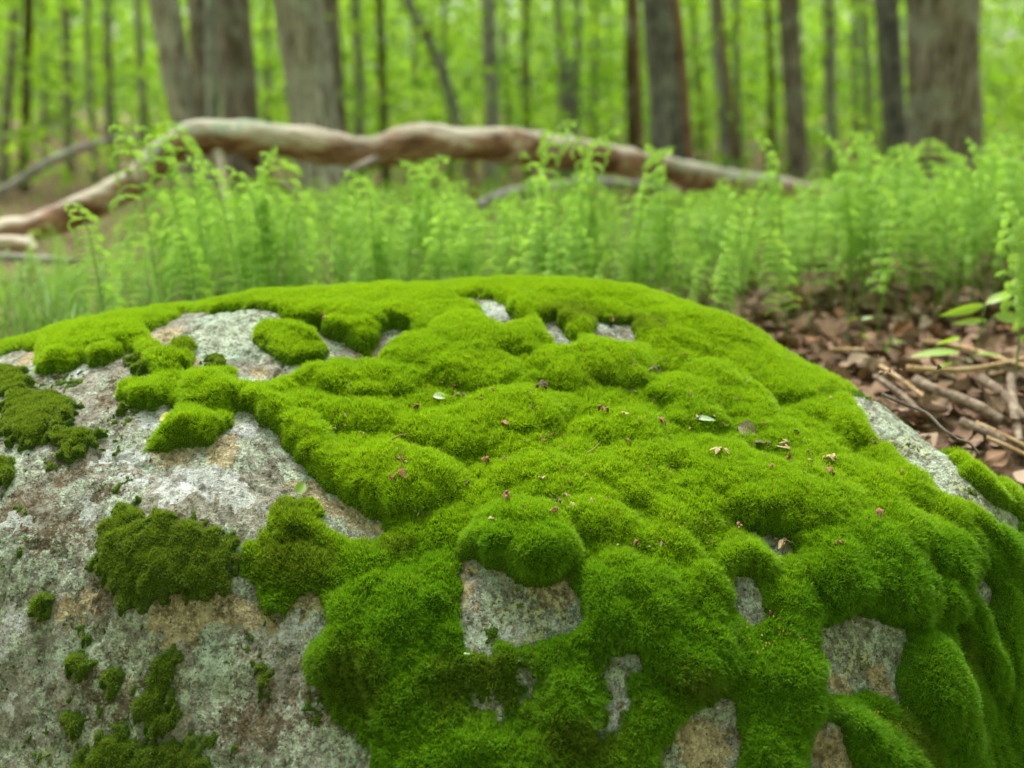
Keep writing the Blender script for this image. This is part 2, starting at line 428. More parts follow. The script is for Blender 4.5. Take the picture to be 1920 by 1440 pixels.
# level of the bare rock ---------------------------------------------------------
HB = H0 - 0.019 + 0.005 * fbm(GX * 7, GS * 7, 1.0, 3) 
w1 = (0.006 * noise3(GX * 55, GS * 55, 2.2), 0.006 * noise3(GX * 55, GS * 55, 8.2))
w2 = (0.012 * noise3(GX * 90, GS * 90, 2.2) + 0.004 * noise3(GX * 240, GS * 240, 1.2), 0.009 * noise3(GX * 90, GS * 90, 8.2) + 0.004 * noise3(GX * 240, GS * 240, 4.2))
sd_rock = np.full(GX.shape, -1.0)
for nm, pts in ROCK.items():
    sd_rock = np.maximum(sd_rock, poly_sd(pts, HB + 0.004, w2 if nm.startswith('chip') or nm == 'stripe' else w1, {'top': 0.012, 'slit': 0.02, 'sliver': 0.02, 'gap': 0.02, 'pit': 0.01, 'ledge': 0.018}.get(nm, 0)))
rim = hit([1585,1616,1655,1687,1720,1762,1800,1855,1913,1985], [732,742,752,770,792,834,866,916,950,985], HB)      # the bare ledge runs over the edge
rim = np.concatenate([rim, (rim + [0.20, 0.16, 0])[::-1]])
sd_rock = np.maximum(sd_rock, poly_sd(None, HB, w1, 0, rim))
# everything that never was traced (behind, far left) stays moss or rock by noise
far = (GY > 1.62) | (GX < -0.72)
bridge = poly_sd([(325,705),(445,690),(436,800),(330,800)], HB + 0.004)
sd_rock = np.where(bridge > -0.02, np.minimum(sd_rock, -bridge), sd_rock)
moss_d = -sd_rock                                        # + in the carpet
moss_d = np.where(moss_d > 0.9, 0.06, moss_d)
sd_patch = {}
for nm, (pts, lab) in PATCH.items():
    sd_patch[nm] = poly_sd(pts, HB + 0.004, w1 if nm in 'arstu' else w2)

lump = np.zeros(GX.shape)
for (cx, cy, rx, ry, hh) in LUMPS:
    if hh == 0: continue
    c = hit([cx, cx, cx], [cy, cy - ry, cy + ry], H0)
    r_x = rx / FPX * (c[0, 1] * cp + (CAM_H - c[0, 2]) * sp)
    s0 = s_of(c[0, 1]); s_up = s_of(c[1, 1]) - s0; s_dn = s0 - s_of(c[2, 1])
    s_up = np.clip(s_up, 0.012, 0.12); s_dn = np.clip(s_dn, 0.012, 0.12)
    dx = GX - c[0, 0] + w1[0] * 0.8; ds = GS - s0 + w1[1] * 0.8
    r2 = (dx / r_x) ** 2 + (ds / np.where(ds > 0, s_up, s_dn)) ** 2
    dome = hh * 0.001 * np.sqrt(np.clip(1.0 - r2, 0, 1))
    lump = np.maximum(lump, dome) + 0.25 * np.minimum(lump, dome)
small = 1 - np.clip(cell2(GX * 25 + 0.3 * noise3(GX * 16, GS * 16, 1), GS * 25 + 0.3 * noise3(GX * 16, GS * 16, 6)), 0, 1) ** 2
tiny = 1 - np.clip(cell2(GX * 62 + 0.3 * noise3(GX * 40, GS * 40, 1), GS * 62), 0, 1) ** 2

RAG = 0.007 * (1 - tiny) + 0.008 * sstep(0.0, 0.7, noise3(GX * 70, GS * 70, 3.1)) + 0.003 * noise3(GX * 200, GS * 200, 5.0)
def thick(d, wid, top, lumps):
    e = np.clip(d / wid, 0, 1)
    prof_ = np.sqrt(np.clip(1 - (1 - e) ** 2, 0, 1))
    return np.where(d > 0, prof_ * (top + lumps), -0.004)
def blot(lst, soft=0.35):
    out = np.zeros(GX.shape)
    for (cx, cy, rx, ry) in lst:
        c = hit([cx, cx], [cy, cy - ry], HB)
        r_x = rx / FPX * (c[0, 1] * cp + (CAM_H - c[0, 2]) * sp); s0 = s_of(c[0, 1]); r_s = max(s_of(c[1, 1]) - s0, 0.006)
        r = np.sqrt(((GX - c[0, 0] + 1.3 * w2[0]) / r_x) ** 2 + ((GS - s0 + 1.3 * w2[1]) / r_s) ** 2)
        out = np.maximum(out, 1 - sstep(1 - soft, 1 + soft * 0.4, r))
    return out
dk = blot([(660,1290,110,120),(900,1290,160,90),(1080,1400,120,60),(1700,1400,90,60),(1180,618,60,22),(1230,620,26,22),(740,1040,70,30),(550,1050,115,85),(545,960,55,40),(380,672,40,16),(1640,745,40,24),(330,660,50,30),(1080,600,80,26),(1300,1300,80,50),(1790,1210,40,50)], 0.8)
RB = blot([(550,1050,125,95),(545,960,60,42),(640,1350,70,110),(900,1300,130,70),(380,672,45,20),(1640,745,45,26)], 0.5)
moss_d = moss_d - RB * np.minimum(RAG, 0.02) * (moss_d < 0.05)
T_carpet = (1 - 0.5 * RB) * thick(moss_d, 0.024, 0.008, 0.95 * lump + 0.011 * (small - 0.45) + 0.0035 * tiny) * (1 - 0.3 * sstep(1.28, 1.42, GY))
T_patch = {}
for nm, sd_ in sd_patch.items():
    if nm in 'arstu': T_patch[nm] = thick(sd_, 0.016, 0.010 if nm in 'aru' else 0.002, (0.6 if nm in 'aru' else 0.05) * lump + 0.003 * small + 0.002 * tiny)
    else:
        ragged = sd_ + (0.005 if nm in 'gckl' else 0.002) - RAG
        T_patch[nm] = thick(ragged, 0.011, 0.003, 0.4 * lump + 0.003 * small + 0.007 * tiny)
        sd_patch[nm] = ragged

dzx = np.gradient(H0, STEP, axis=1); dzy = np.gradient(H0, STEP, axis=0)
NRM = np.stack([-dzx, -dzy, np.ones_like(dzx)], -1); NRM /= np.linalg.norm(NRM, axis=-1)[..., None]

def grid_faces(mask_faces):
    ny, nx = GX.shape
    iy, ix = np.nonzero(mask_faces)
    a = iy * nx + ix
    return np.stack([a, a + 1, a + nx + 1, a + nx], -1)

def compact(V, F, *arrs):
    used = np.unique(F); remap = np.full(len(V), -1); remap[used] = np.arange(len(used))
    return V[used], remap[F], [a[used] for a in arrs]

# ---------------------------------------------------------------- the rock itself
rockd = (0.0022 * fbm(GX * 24, GS * 24, 4.0, 4) + 0.0011 * np.abs(noise3(GX * 95, GS * 95, 2.0)) + 0.0007 * noise3(GX * 190, GS * 190, 2.0))
crack = np.abs(noise3(GX * 6.5 + 2, GS * 6.5, 9.0) + 0.3 * noise3(GX * 22, GS * 22, 7.0))
rockd = rockd - 0.004 * (1 - sstep(0.0, 0.035, crack))
flake = sstep(0.28, 0.45, 1 - cell2(GX * 130, GS * 130)) * sstep(-0.1, 0.35, noise3(GX * 14, GS * 14, 12.0) + 0.15)
rockd = rockd + 0.0018 * flake
BP = np.stack([GX, GY, HB], -1) + NRM * rockd[..., None]
BPf = BP.reshape(-1, 3)

A_white = blot([(168,957,28,32),(225,860,50,20),(250,905,36,18),(375,900,90,28),(440,935,50,24),(330,930,34,16),(142,705,26,12),(290,783,52,20),(466,805,24,15),(25,1165,34,34),(-5,1210,34,30),
   (265,1145,26,16),(556,1178,28,20),(532,1200,28,14),(20,985,45,15),(60,850,20,9),(246,1350,11,22),(18,1330,24,26),(1140,612,18,8),(1150,1320,18,40),(1175,1240,20,16),(1548,1366,20,14),(1640,1170,30,16),(940,585,22,8),(1400,1160,12,8),(950,1190,20,10)], 0.16)
A_ochre = blot([(330,855,38,18),(420,845,32,34),(60,668,26,11),(310,628,30,11),(355,690,20,22),(490,700,26,10),(575,922,45,16),(640,958,50,18),(690,990,36,14),(140,1145,40,24),(335,1160,58,50),(450,1150,60,30),
   (520,1178,26,16),(583,1132,36,26),(875,1090,14,50),(1040,1110,40,30),(1560,1280,40,20),(1650,1280,30,20),(1320,1400,50,50),(1560,1420,40,40),(700,665,30,8)], 0.08)
A_mint = blot([(440,592,66,20),(500,640,30,30),(450,670,60,20),(930,575,30,10),(740,628,34,14),(1690,805,52,24),(1760,850,40,22),(380,1150,30,40),(1070,1165,22,20),(270,1170,20,16),(100,1230,100,60),(400,1290,90,70),(240,990,50,30),(560,900,40,22),(640,650,40,10)])
A_brown = blot([(40,960,70,50),(110,1010,90,50),(610,1330,80,70),(230,730,60,40),(110,700,60,22),(200,1100,60,50),(470,1360,110,70),(600,880,40,22),(210,915,50,26),(30,770,40,60),(120,880,60,40),(360,985,60,20),(210,1300,100,80),(1150,1350,30,30),(300,690,40,20)], 0.6)
A_green = blot([(960,1130,60,36),(1590,1230,50,50),(1030,1140,40,30),(1010,1200,40,20),(1250,1400,30,40),(1700,840,60,20),(1820,920,60,20),(930,1290,80,60),(1600,745,40,14),(140,1430,200,60),(300,1300,60,90)], 0.6)

rock = NT('rock')
P = rock.coord('Object')
n1 = rock.noise(5, 6, 0.6, P); n2 = rock.noise(38, 6, 0.65, P); n3 = rock.noise(240, 4, 0.7, P); n4 = rock.noise(12, 5, 0.6, P, 0.4)
v1 = rock.voro(240, P); v2 = rock.voro(170, rock.n('ShaderNodeVectorMath', operation='ADD').outputs[0] if False else P)
vc = rock.voro(240, P, out='Color')
base = rock.ramp(n2, [(0.30, (0.13, 0.125, 0.105)), (0.5, (0.25, 0.245, 0.21)), (0.68, (0.36, 0.355, 0.315))])
base = rock.mix(rock.step(n3, 0.47, 0.60), base, (0.16, 0.14, 0.105))
# grey green lichen crust: patches of granules with ragged edges
nA = rock.noise(9, 6, 0.75, P); nB = rock.noise(120, 6, 0.8, P); nC = rock.noise(380, 4, 0.8, P)
cover = rock.math('ADD', rock.step(nA, 0.40, 0.52, 0.0, 0.75), rock.math('MULTIPLY', rock.attr('mint'), 0.6), clamp=True)
thr = rock.math('MULTIPLY_ADD', cover, -0.22, 0.62)
grains = rock.step(nB, thr, rock.math('ADD', thr, 0.025))
crust = rock.ramp(nC, [(0.30, (0.13, 0.165, 0.125)), (0.46, (0.29, 0.345, 0.27)), (0.58, (0.42, 0.48, 0.385)), (0.72, (0.56, 0.61, 0.50))])
crust = rock.mix(rock.step(rock.noise(17, 3, 0.5, P), 0.52, 0.62, 0.0, 0.7), crust, rock.mix(nC, (0.16, 0.24, 0.19), (0.46, 0.58, 0.48)))
base = rock.mix(rock.math('MULTIPLY', grains, 0.92), base, crust)
cm = cover
brn = rock.mix(rock.step(n3, 0.4, 0.6), (0.145, 0.095, 0.050), (0.07, 0.055, 0.035))
bth = rock.math('SUBTRACT', 0.575, rock.math('MULTIPLY', rock.attr('brown'), 0.11))
bm = rock.math('MULTIPLY', rock.step(rock.noise(75, 7, 0.85, P), bth, rock.math('ADD', bth, 0.03)), 0.85)
base = rock.mix(bm, base, brn)
och = rock.mix(rock.step(rock.noise(90, 5, 0.7, P), 0.40, 0.62), (0.40, 0.32, 0.19), (0.24, 0.185, 0.10))
och = rock.mix(rock.step(n3, 0.52, 0.66), och, (0.52, 0.46, 0.27))
base = rock.mix(rock.math('MULTIPLY', rock.step(rock.math('ADD', rock.attr('ochre'), rock.math('MULTIPLY', rock.math('SUBTRACT', rock.noise(70, 6, 0.8, P), 0.5), 1.6)), 0.42, 0.60), 0.80), base, och)
wm = rock.step(rock.math('ADD', rock.attr('white'), rock.math('MULTIPLY', rock.math('SUBTRACT', rock.noise(60, 7, 0.8, P), 0.5), 3.0)), 0.50, 0.68)
wc = rock.mix(n2, (0.34, 0.36, 0.365), (0.50, 0.52, 0.525))
base = rock.mix(rock.math('MULTIPLY', wm, rock.step(n3, 0.66, 0.50, 0.45, 1.0)), base, wc)
gm = rock.math('MULTIPLY', rock.attr('green'), rock.step(rock.noise(110, 5, 0.7, P), 0.46, 0.60))
base = rock.mix(gm, base, rock.mix(grains, (0.07, 0.085, 0.02), (0.33, 0.34, 0.17)))
# dark specks and rare rusty ones
base = rock.mix(rock.math('MULTIPLY', rock.step(rock.noise(300, 3, 0.6, P), 0.62, 0.67), 0.85), base, (0.03, 0.028, 0.024))
base = rock.mix(rock.math('MULTIPLY', rock.step(rock.noise(70, 4, 0.7, P), 0.70, 0.73), 0.7), base, (0.32, 0.11, 0.04))
hgt = rock.math('ADD', rock.math('MULTIPLY', n3, 0.6), rock.math('ADD', rock.math('MULTIPLY', n2, 0.8), rock.math('MULTIPLY', rock.math('MULTIPLY', grains, cm), 0.45)))
bn = rock.bump(hgt, 1.0, 0.006)
base = rock.mix(1.0, base, rock.ramp(rock.noise(55, 6, 0.75, P), [(0.38, (0.38, 0.36, 0.31)), (0.48, (0.88, 0.87, 0.83)), (0.62, (1.12, 1.12, 1.12))]), 'MULTIPLY')
M_ROCK = rock.surf(rock.principled(base, 0.9, 0.15, bn))

keep = (HB[:-1, :-1] > ground_z(GX[:-1, :-1], GY[:-1, :-1]) - 0.14)
F = grid_faces(keep)
V, F, at5 = compact(BPf, F, A_white.ravel(), A_ochre.ravel(), A_mint.ravel(), A_brown.ravel(), A_green.ravel())
boulder = obj('boulder', mesh_np('boulder', V, F, M_ROCK, True, dict(zip(('white', 'ochre', 'mint', 'brown', 'green'), at5))))
tag(boulder, 'large grey lichen-covered boulder half buried under green moss in the foreground', 'boulder')

# ---------------------------------------------------------------- moss
def moss_mat(name, under):
    t = NT(name)
    tone = t.attr('tone')
    if under:
        col = t.mix(tone, (0.035, 0.075, 0.006), (0.02, 0.03, 0.008))
        return t.surf(t.principled(t.mix(t.noise(260, 3, 0.6, t.coord()), col, (0.05, 0.10, 0.01)), 0.9, 0.1))
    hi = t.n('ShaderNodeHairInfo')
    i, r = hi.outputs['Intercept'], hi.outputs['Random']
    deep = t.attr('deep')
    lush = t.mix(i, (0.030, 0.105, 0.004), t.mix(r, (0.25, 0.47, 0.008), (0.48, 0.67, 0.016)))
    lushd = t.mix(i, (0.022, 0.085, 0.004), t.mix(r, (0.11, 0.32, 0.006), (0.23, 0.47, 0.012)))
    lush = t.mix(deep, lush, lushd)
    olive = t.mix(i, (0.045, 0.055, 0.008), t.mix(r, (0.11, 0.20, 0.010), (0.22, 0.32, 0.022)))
    dead = t.mix(r, (0.22, 0.12, 0.045), (0.34, 0.24, 0.09))
    c = t.mix(t.step(tone, 0.15, 0.85), lush, olive)
    c = t.mix(t.step(tone, 1.4, 1.6), c, dead)
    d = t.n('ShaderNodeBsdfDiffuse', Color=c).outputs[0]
    tr = t.n('ShaderNodeBsdfTranslucent', Color=t.mix(1.0, c, (1.35, 1.25, 0.9), 'MULTIPLY')).outputs[0]
    mx = t.n('ShaderNodeMixShader', Fac=0.45); t.put(mx.inputs[1], d); t.put(mx.inputs[2], tr)
    gl = t.n('ShaderNodeBsdfGlossy', Color=(0.9, 1, 0.8), Roughness=0.45).outputs[0]
    m2 = t.n('ShaderNodeMixShader', Fac=0.035); t.put(m2.inputs[1], mx.outputs[0]); t.put(m2.inputs[2], gl)
    return t.surf(m2.outputs[0])
M_UNDER = moss_mat('moss_core', True)
M_FUZZ = moss_mat('moss_leaves', False)

# what kind grows where: 0 lush carpet moss, 1 short olive moss; low left is darker
TONE = sstep(-0.2, 0.9, noise3(GX * 5, GS * 5, 21.0) * 0.5 + 0.25 * noise3(GX * 30, GS * 30, 3.0))
TONE = np.clip(0.35 * TONE + 0.62 * dk, 0, 1)

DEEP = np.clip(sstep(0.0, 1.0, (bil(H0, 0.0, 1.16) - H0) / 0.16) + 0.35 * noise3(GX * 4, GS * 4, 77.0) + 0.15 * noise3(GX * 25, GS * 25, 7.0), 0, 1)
def hair(name, P0, D, L, rad, tone, parent, npt=4, bend=0.35):
    n = len(P0)
    ts = np.linspace(0, 1, npt)
    side = rng.normal(size=(n, 3)); side[:, 2] -= 0.3
    pts = P0[:, None, :] + D[:, None, :] * (L[:, None] * ts[None, :])[..., None] + side[:, None, :] * (bend * 0.5 * L[:, None] * ts[None, :] ** 2)[..., None]
    hc = bpy.data.hair_curves.new(name)
    hc.add_curves([npt] * n)
    hc.position_data.foreach_set('vector', np.ascontiguousarray(pts, dtype=np.float32).ravel()) if hasattr(hc, 'position_data') else \
        hc.attributes['position'].data.foreach_set('vector', np.ascontiguousarray(pts, dtype=np.float32).ravel())
    ra = hc.attributes.new('radius', 'FLOAT', 'POINT') if 'radius' not in hc.attributes else hc.attributes['radius']
    rr = rad[:, None] * np.array([0.75, 1.0, 0.8, 0.18])[None, :npt] if npt == 4 else rad[:, None] * np.linspace(1, 0.2, npt)[None, :]
    ra.data.foreach_set('value', np.ascontiguousarray(rr, dtype=np.float32).ravel())
    ta = hc.attributes.new('tone', 'FLOAT', 'CURVE')
    ta.data.foreach_set('value', np.ascontiguousarray(tone, dtype=np.float32))
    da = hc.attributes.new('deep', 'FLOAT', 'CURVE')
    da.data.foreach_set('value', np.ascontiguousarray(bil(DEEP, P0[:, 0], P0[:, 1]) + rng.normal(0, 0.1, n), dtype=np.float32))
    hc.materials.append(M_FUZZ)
    o = obj(name, hc, parent)
    o['kind'] = 'stuff'
    return o

FUZZ = 1.0
def moss_object(name, T, sd_, label, group, dens, length, ragged=False, extra_tone=0.0):
    MP = np.stack([GX, GY, HB], -1) + NRM * T[..., None]
    m = sd_ > 0
    fm = m[:-1, :-1] | m[1:, :-1] | m[:-1, 1:] | m[1:, 1:]
    ground = ground_z(GX[:-1, :-1], GY[:-1, :-1])
    fm &= MP[:-1, :-1, 2] > ground - 0.02
    if not fm.any(): return None
    F = grid_faces(fm)
    V, F, (tn,) = compact(MP.reshape(-1, 3), F, TONE.ravel() + extra_tone)
    # normals of the displaced surface
    du = np.gradient(MP, axis=1); dv = np.gradient(MP, axis=0)
    N = np.cross(du, dv); area = np.linalg.norm(N, axis=-1); N /= area[..., None] + 1e-12
    o = obj(name, mesh_np(name, V, F, M_UNDER, True, {'tone': tn}))
    tag(o, label, 'moss', group)
    # density falls where the picture cannot show it
    iy, ix = np.nonzero(fm)
    A = area[iy, ix].copy()
    X, Y = GX[iy, ix], GY[iy, ix]
    w = np.where((Y > 1.66) | (X < -0.70) | (X > 0.72) | (Y < 0.80), 0.25, 1.0)
    cnt = A * w * dens * FUZZ
    if ragged: cnt = cnt * (0.45 + 0.9 * tiny[iy, ix])
    k = rng.poisson(cnt)
    ii = np.repeat(np.arange(len(iy)), k)
    fy, fx = iy[ii], ix[ii]; a, b = rng.random(len(ii))[:, None], rng.random(len(ii))[:, None]
    P00, P01, P10, P11 = MP[fy, fx], MP[fy, fx + 1], MP[fy + 1, fx], MP[fy + 1, fx + 1]
    P0 = (P00 * (1 - a) + P01 * a) * (1 - b) + (P10 * (1 - a) + P11 * a) * b
    n_ = N[fy, fx]
    s_ = s_of(P0[:, 1])
    comb = np.stack([noise3(P0[:, 0] * 26, s_ * 26, 31.0), noise3(P0[:, 0] * 26, s_ * 26, 41.0), np.zeros(len(P0))], -1)
    clump = np.stack([noise3(P0[:, 0] * 150, s_ * 150, 31.0), noise3(P0[:, 0] * 150, s_ * 150, 51.0), np.zeros(len(P0))], -1)
    D = n_ + np.array([0, 0, 0.35]) + 0.45 * comb + (0.75 if ragged else 0.45) * clump + (0.55 if ragged else 0.30) * rng.normal(size=P0.shape)
    D /= np.linalg.norm(D, axis=1)[:, None]
    L = length * rng.uniform(0.6, 1.25, len(P0)) * (1 + 0.35 * noise3(P0[:, 0] * 120, s_ * 120, 61.0))
    edge = np.clip(sd_[fy, fx] / 0.006, 0.45, 1)
    L *= edge
    tn = TONE[fy, fx] + extra_tone + rng.normal(0, 0.12, len(P0))
    dead = rng.random(len(P0)) < 0.004 + 0.02 * (noise3(P0[:, 0] * 60, s_ * 60, 71.0) > 0.55)
    tn = np.where(dead, 2.0, np.clip(tn, 0, 1.2))
    P0 = P0 - n_ * 0.0012
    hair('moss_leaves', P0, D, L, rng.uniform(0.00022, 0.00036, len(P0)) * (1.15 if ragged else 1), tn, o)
    return o, len(P0)

FALL = moss_object('moss_carpet', T_carpet, moss_d, 'thick bright green cushiony moss carpet covering the top and right side of the boulder', None, 1.6e6, 0.0068)
for nm, (pts, lab) in PATCH.items():
    if nm in 'arstu': r_ = moss_object('moss_patch', T_patch[nm], sd_patch[nm], lab, 'separate moss patches on the boulder', 1.5e6, 0.0060)
    else: r_ = moss_object('moss_patch', T_patch[nm], sd_patch[nm], lab, 'separate moss patches on the boulder', 1.3e6, 0.0045, True, 0.75)
SP_ZONE = blot([(130,720,90,40),(120,850,120,60),(230,800,60,60),(330,1010,150,90),(250,1300,150,110),(380,1400,130,70),(600,1330,70,70),(470,1230,90,70),(80,1400,90,60),(950,1290,110,60),(930,1190,60,20),(420,690,40,16),
   (1590,1230,40,40),(1700,840,50,16),(1830,925,60,14),(1140,1300,30,70),(435,1060,30,60),(230,910,70,30),(30,1000,60,90),(170,1180,110,50)], 0.7)
sp_n = 0.5 * noise3(GX * 60, GS * 60, 90.0) + 0.45 * noise3(GX * 140, GS * 140, 95.0) + 0.25 * noise3(GX * 300, GS * 300, 97.0)
SP = np.where((moss_d < -0.003), (sp_n - 0.98 + 0.90 * SP_ZONE) * 0.02, -1)
for nm in PATCH: SP = np.where(sd_patch[nm] > -0.001, -1, SP)
r_ = moss_object('moss_speckle', thick(SP, 0.009, 0.0018, 0.002 * tiny), SP, 'thin dark specks of moss scattered over the bare rock face', None, 1.3e6, 0.0035, True, 0.75)
r_[0]['kind'] = 'stuff'
TOPS = HB + np.maximum(np.where(moss_d > 0, T_carpet, 0), 0) * 1.0 + 0.004
for nm in PATCH: TOPS = np.maximum(TOPS, HB + np.maximum(T_patch[nm], 0))


# ================================================================== GROUND, LITTER
def ground_color(t):
    P = t.coord('Object')
    f = t.noise(9, 6, 0.65, P); g = t.noise(60, 4, 0.6, P)
    c = t.ramp(f, [(0.3, (0.09, 0.055, 0.035)), (0.5, (0.18, 0.115, 0.075)), (0.7, (0.28, 0.19, 0.13))])
    c = t.mix(t.step(g, 0.5, 0.62), c, (0.07, 0.045, 0.03))
    return c, P
gm_ = NT('forest_floor')
gc, gP = ground_color(gm_)
M_GROUND = gm_.surf(gm_.principled(gc, 0.95, 0.1, gm_.bump(gm_.noise(45, 5, 0.7, gP), 0.8, 0.02)))
def axis_pts(lo, hi, fine_lo, fine_hi, fstep, grow=1.18):
    p = list(np.arange(fine_lo, fine_hi + 1e-6, fstep)); st = fstep
    while p[-1] < hi: st *= grow; p.append(p[-1] + st)
    st = fstep
    while p[0] > lo: st *= grow; p.insert(0, p[0] - st)
    return np.array(p)
ax_, ay_ = axis_pts(-130, 130, -3.5, 4.0, 0.05), axis_pts(-40, 180, 0.3, 7.5, 0.05)
AX, AY = np.meshgrid(ax_, ay_)
AZ = ground_z(AX, AY) + 0.008 * noise3(AX * 6, AY * 6, 2.0)
ny_, nx_ = AX.shape
ii = (np.arange(ny_ - 1)[:, None] * nx_ + np.arange(nx_ - 1)[None, :]).ravel()
gnd = obj('ground', mesh_np('ground', np.stack([AX, AY, AZ], -1).reshape(-1, 3), np.stack([ii, ii + 1, ii + nx_ + 1, ii + nx_], -1), M_GROUND))
tag(gnd, 'brown forest floor under the ferns and dead leaves', None, None, 'structure')

def rotmat(v0):
    """frame whose z follows v0"""
    z = v0 / np.linalg.norm(v0); x = np.cross([0, 1, 0.01], z); x /= np.linalg.norm(x)
    return np.stack([x, np.cross(z, x), z], -1)

def tube(path, radii, seg=8, rough=0.0, rs=5.0, cap=True):
    """tapered tube along a path (n,3); returns V,F(quads)"""
    path = np.asarray(path, float); radii = np.asarray(radii, float); n = len(path)
    T = np.gradient(path, axis=0); T /= np.linalg.norm(T, axis=1)[:, None] + 1e-12
    up = np.array([0, 0, 1.0]) if abs(T[0, 2]) < 0.9 else np.array([0, 1.0, 0])
    a = np.linspace(0, 2 * np.pi, seg, endpoint=False)
    V = []
    u = np.cross(up, T[0]); u /= np.linalg.norm(u)
    for i in range(n):
        u = u - T[i] * u.dot(T[i]); u /= np.linalg.norm(u); v = np.cross(T[i], u)
        ring = path[i] + radii[i] * (np.cos(a)[:, None] * u + np.sin(a)[:, None] * v)
        V.append(ring)
    V = np.array(V)
    if rough:
        d = (V - path[:, None, :])
        k = rough * fbm(V[..., 0] * rs, V[..., 1] * rs, V[..., 2] * rs, 3)
        V = path[:, None, :] + d * (1 + k)[..., None]
    F = []
    for i in range(n - 1):
        for j in range(seg):
            k = (j + 1) % seg
            F.append((i * seg + j, i * seg + k, (i + 1) * seg + k, (i + 1) * seg + j))
    V = V.reshape(-1, 3)
    if cap:
        for base_i, fl in ((0, True), (n - 1, False)):
            c = len(V); V = np.vstack([V, path[base_i][None]])
            for j in range(seg):
                k = (j + 1) % seg
                q = (base_i * seg + j, base_i * seg + k, c, c)
                F.append(q if not fl else (q[1], q[0], c, c))
    return V, np.array(F)

def tube_mesh(name, path, radii, mat, seg=8, rough=0.0, rs=5.0):
    V, F = tube(path, radii, seg, rough, rs)
    # caps as triangles need care: use from_pydata for mixed faces
    me = bpy.data.meshes.new(name)
    me.from_pydata([tuple(v) for v in V], [], [tuple(f) if f[2] != f[3] else tuple(f[:3]) for f in F.tolist()])
    me.polygons.foreach_set('use_smooth', [True] * len(me.polygons)); me.update()
    me.materials.append(mat)
    return me

def spline(pts, n):
    pts = np.asarray(pts, float); m = len(pts)
    t = np.linspace(0, m - 1, n); i = np.clip(t.astype(int), 0, m - 2); f = (t - i)[:, None]
    p0, p1, p2, p3 = pts[np.clip(i - 1, 0, m - 1)], pts[i], pts[i + 1], pts[np.clip(i + 2, 0, m - 1)]
    return 0.5 * (2 * p1 + (p2 - p0) * f + (2 * p0 - 5 * p1 + 4 * p2 - p3) * f ** 2 + (3 * p1 - p0 - 3 * p2 + p3) * f ** 3)

# dead leaves ------------------------------------------------------------------
def dead_mat():
    t = NT('dead_leaf')
    r = t.n('ShaderNodeObjectInfo').outputs['Random']; P = t.coord('Object')
    c = t.ramp(r, [(0.0, (0.10, 0.055, 0.032)), (0.25, (0.20, 0.125, 0.08)), (0.5, (0.30, 0.205, 0.14)), (0.72, (0.25, 0.115, 0.05)), (0.88, (0.37, 0.29, 0.22)), (1.0, (0.15, 0.10, 0.075))])
    c = t.mix(t.step(t.noise(60, 4, 0.6, P), 0.42, 0.62), c, t.mix(0.5, c, (0.08, 0.05, 0.035)))
    d = t.principled(c, 0.75, 0.25, t.bump(t.noise(150, 3, 0.6, P), 0.4, 0.003))
    tr = t.n('ShaderNodeBsdfTranslucent', Color=c).outputs[0]
    mx = t.n('ShaderNodeMixShader', Fac=0.15); t.put(mx.inputs[1], d); t.put(mx.inputs[2], tr)
    return t.surf(mx.outputs[0])
M_DEAD = dead_mat()
def dead_leaf_mesh(seed, L=0.075, nu=11, nv=7):
    r = np.random.default_rng(seed)
    u = np.linspace(0, 1, nu)[:, None]; v = np.linspace(-1, 1, nv)[None, :]
    lobes = 0.30 * np.abs(np.sin(u * np.pi * r.choice([1.0, 3.0, 3.5]))) + 0.12
    w = L * 0.42 * np.sin(np.clip(u, 0.02, 0.98) * np.pi) ** 0.6 * (0.65 + lobes)
    X = (u - 0.5) * L + 0 * v; Y = w * v
    cu, cv, tw = r.uniform(-9, 14), r.uniform(4, 26), r.uniform(-8, 8)
    Z = cv * Y ** 2 + cu * X ** 2 * 0.6 + tw * X * Y + 0.10 * L * noise3(X * 45 + seed, Y * 45, seed) + 0.004 * (np.abs(v) < 0.1)
    V = np.stack([X, Y, Z], -1).reshape(-1, 3); V[:, 2] -= V[:, 2].min() * 0.5
    i = (np.arange(nu - 1)[:, None] * nv + np.arange(nv - 1)[None, :]).ravel()
    return mesh_np('dead_leaf', V, np.stack([i, i + 1, i + nv + 1, i + nv], -1), M_DEAD)
LEAFM = [dead_leaf_mesh(100 + k, L) for k, L in enumerate([0.035, 0.045, 0.06, 0.055, 0.045, 0.03, 0.05, 0.065, 0.035, 0.04])]
LITM = [dead_leaf_mesh(200 + k, L, 6, 4) for k, L in enumerate([0.04, 0.05, 0.06, 0.035])]
def litter_spot():
    while True:
        x, y = rng.uniform(0.35, 2.3), rng.uniform(1.25, 3.1)
        if abs(x) / y > 0.62: continue
        if bil(H0, min(x, 0.82), min(y, 1.97)) > ground_z(x, y) + 0.01 and x < 0.8 and y < 1.95: continue
        if rng.random() > 0.35 + 1.0 * math.exp(-(y - 1.3)): continue
        return x, y
for k in range(285):
    x, y = litter_spot()
    z = float(ground_z(x, y)) + rng.uniform(0.004, 0.028)
    o = obj('dead_leaf', LEAFM[k % 10], None, (x, y, z), (rng.normal(0, 0.6), rng.normal(0, 0.6), rng.uniform(0, 6.28)), rng.uniform(0.6, 1.05))
    tag(o, 'curled brown dead leaf in the litter right of the boulder', 'dead leaf', 'dead leaves littering the ground right of the boulder')
def gY(px, py):
    """distance at which a pixel's ray meets the ground"""
    d = ray(px, py); t = np.linspace(1.0, 20, 4000)
    g = CAM_H + d[2] * t / d[1] - ground_z(d[0] * t / d[1], t)
    k = np.nonzero(g < 0)[0]
    return float(t[k[0]]) if len(k) else 20.0
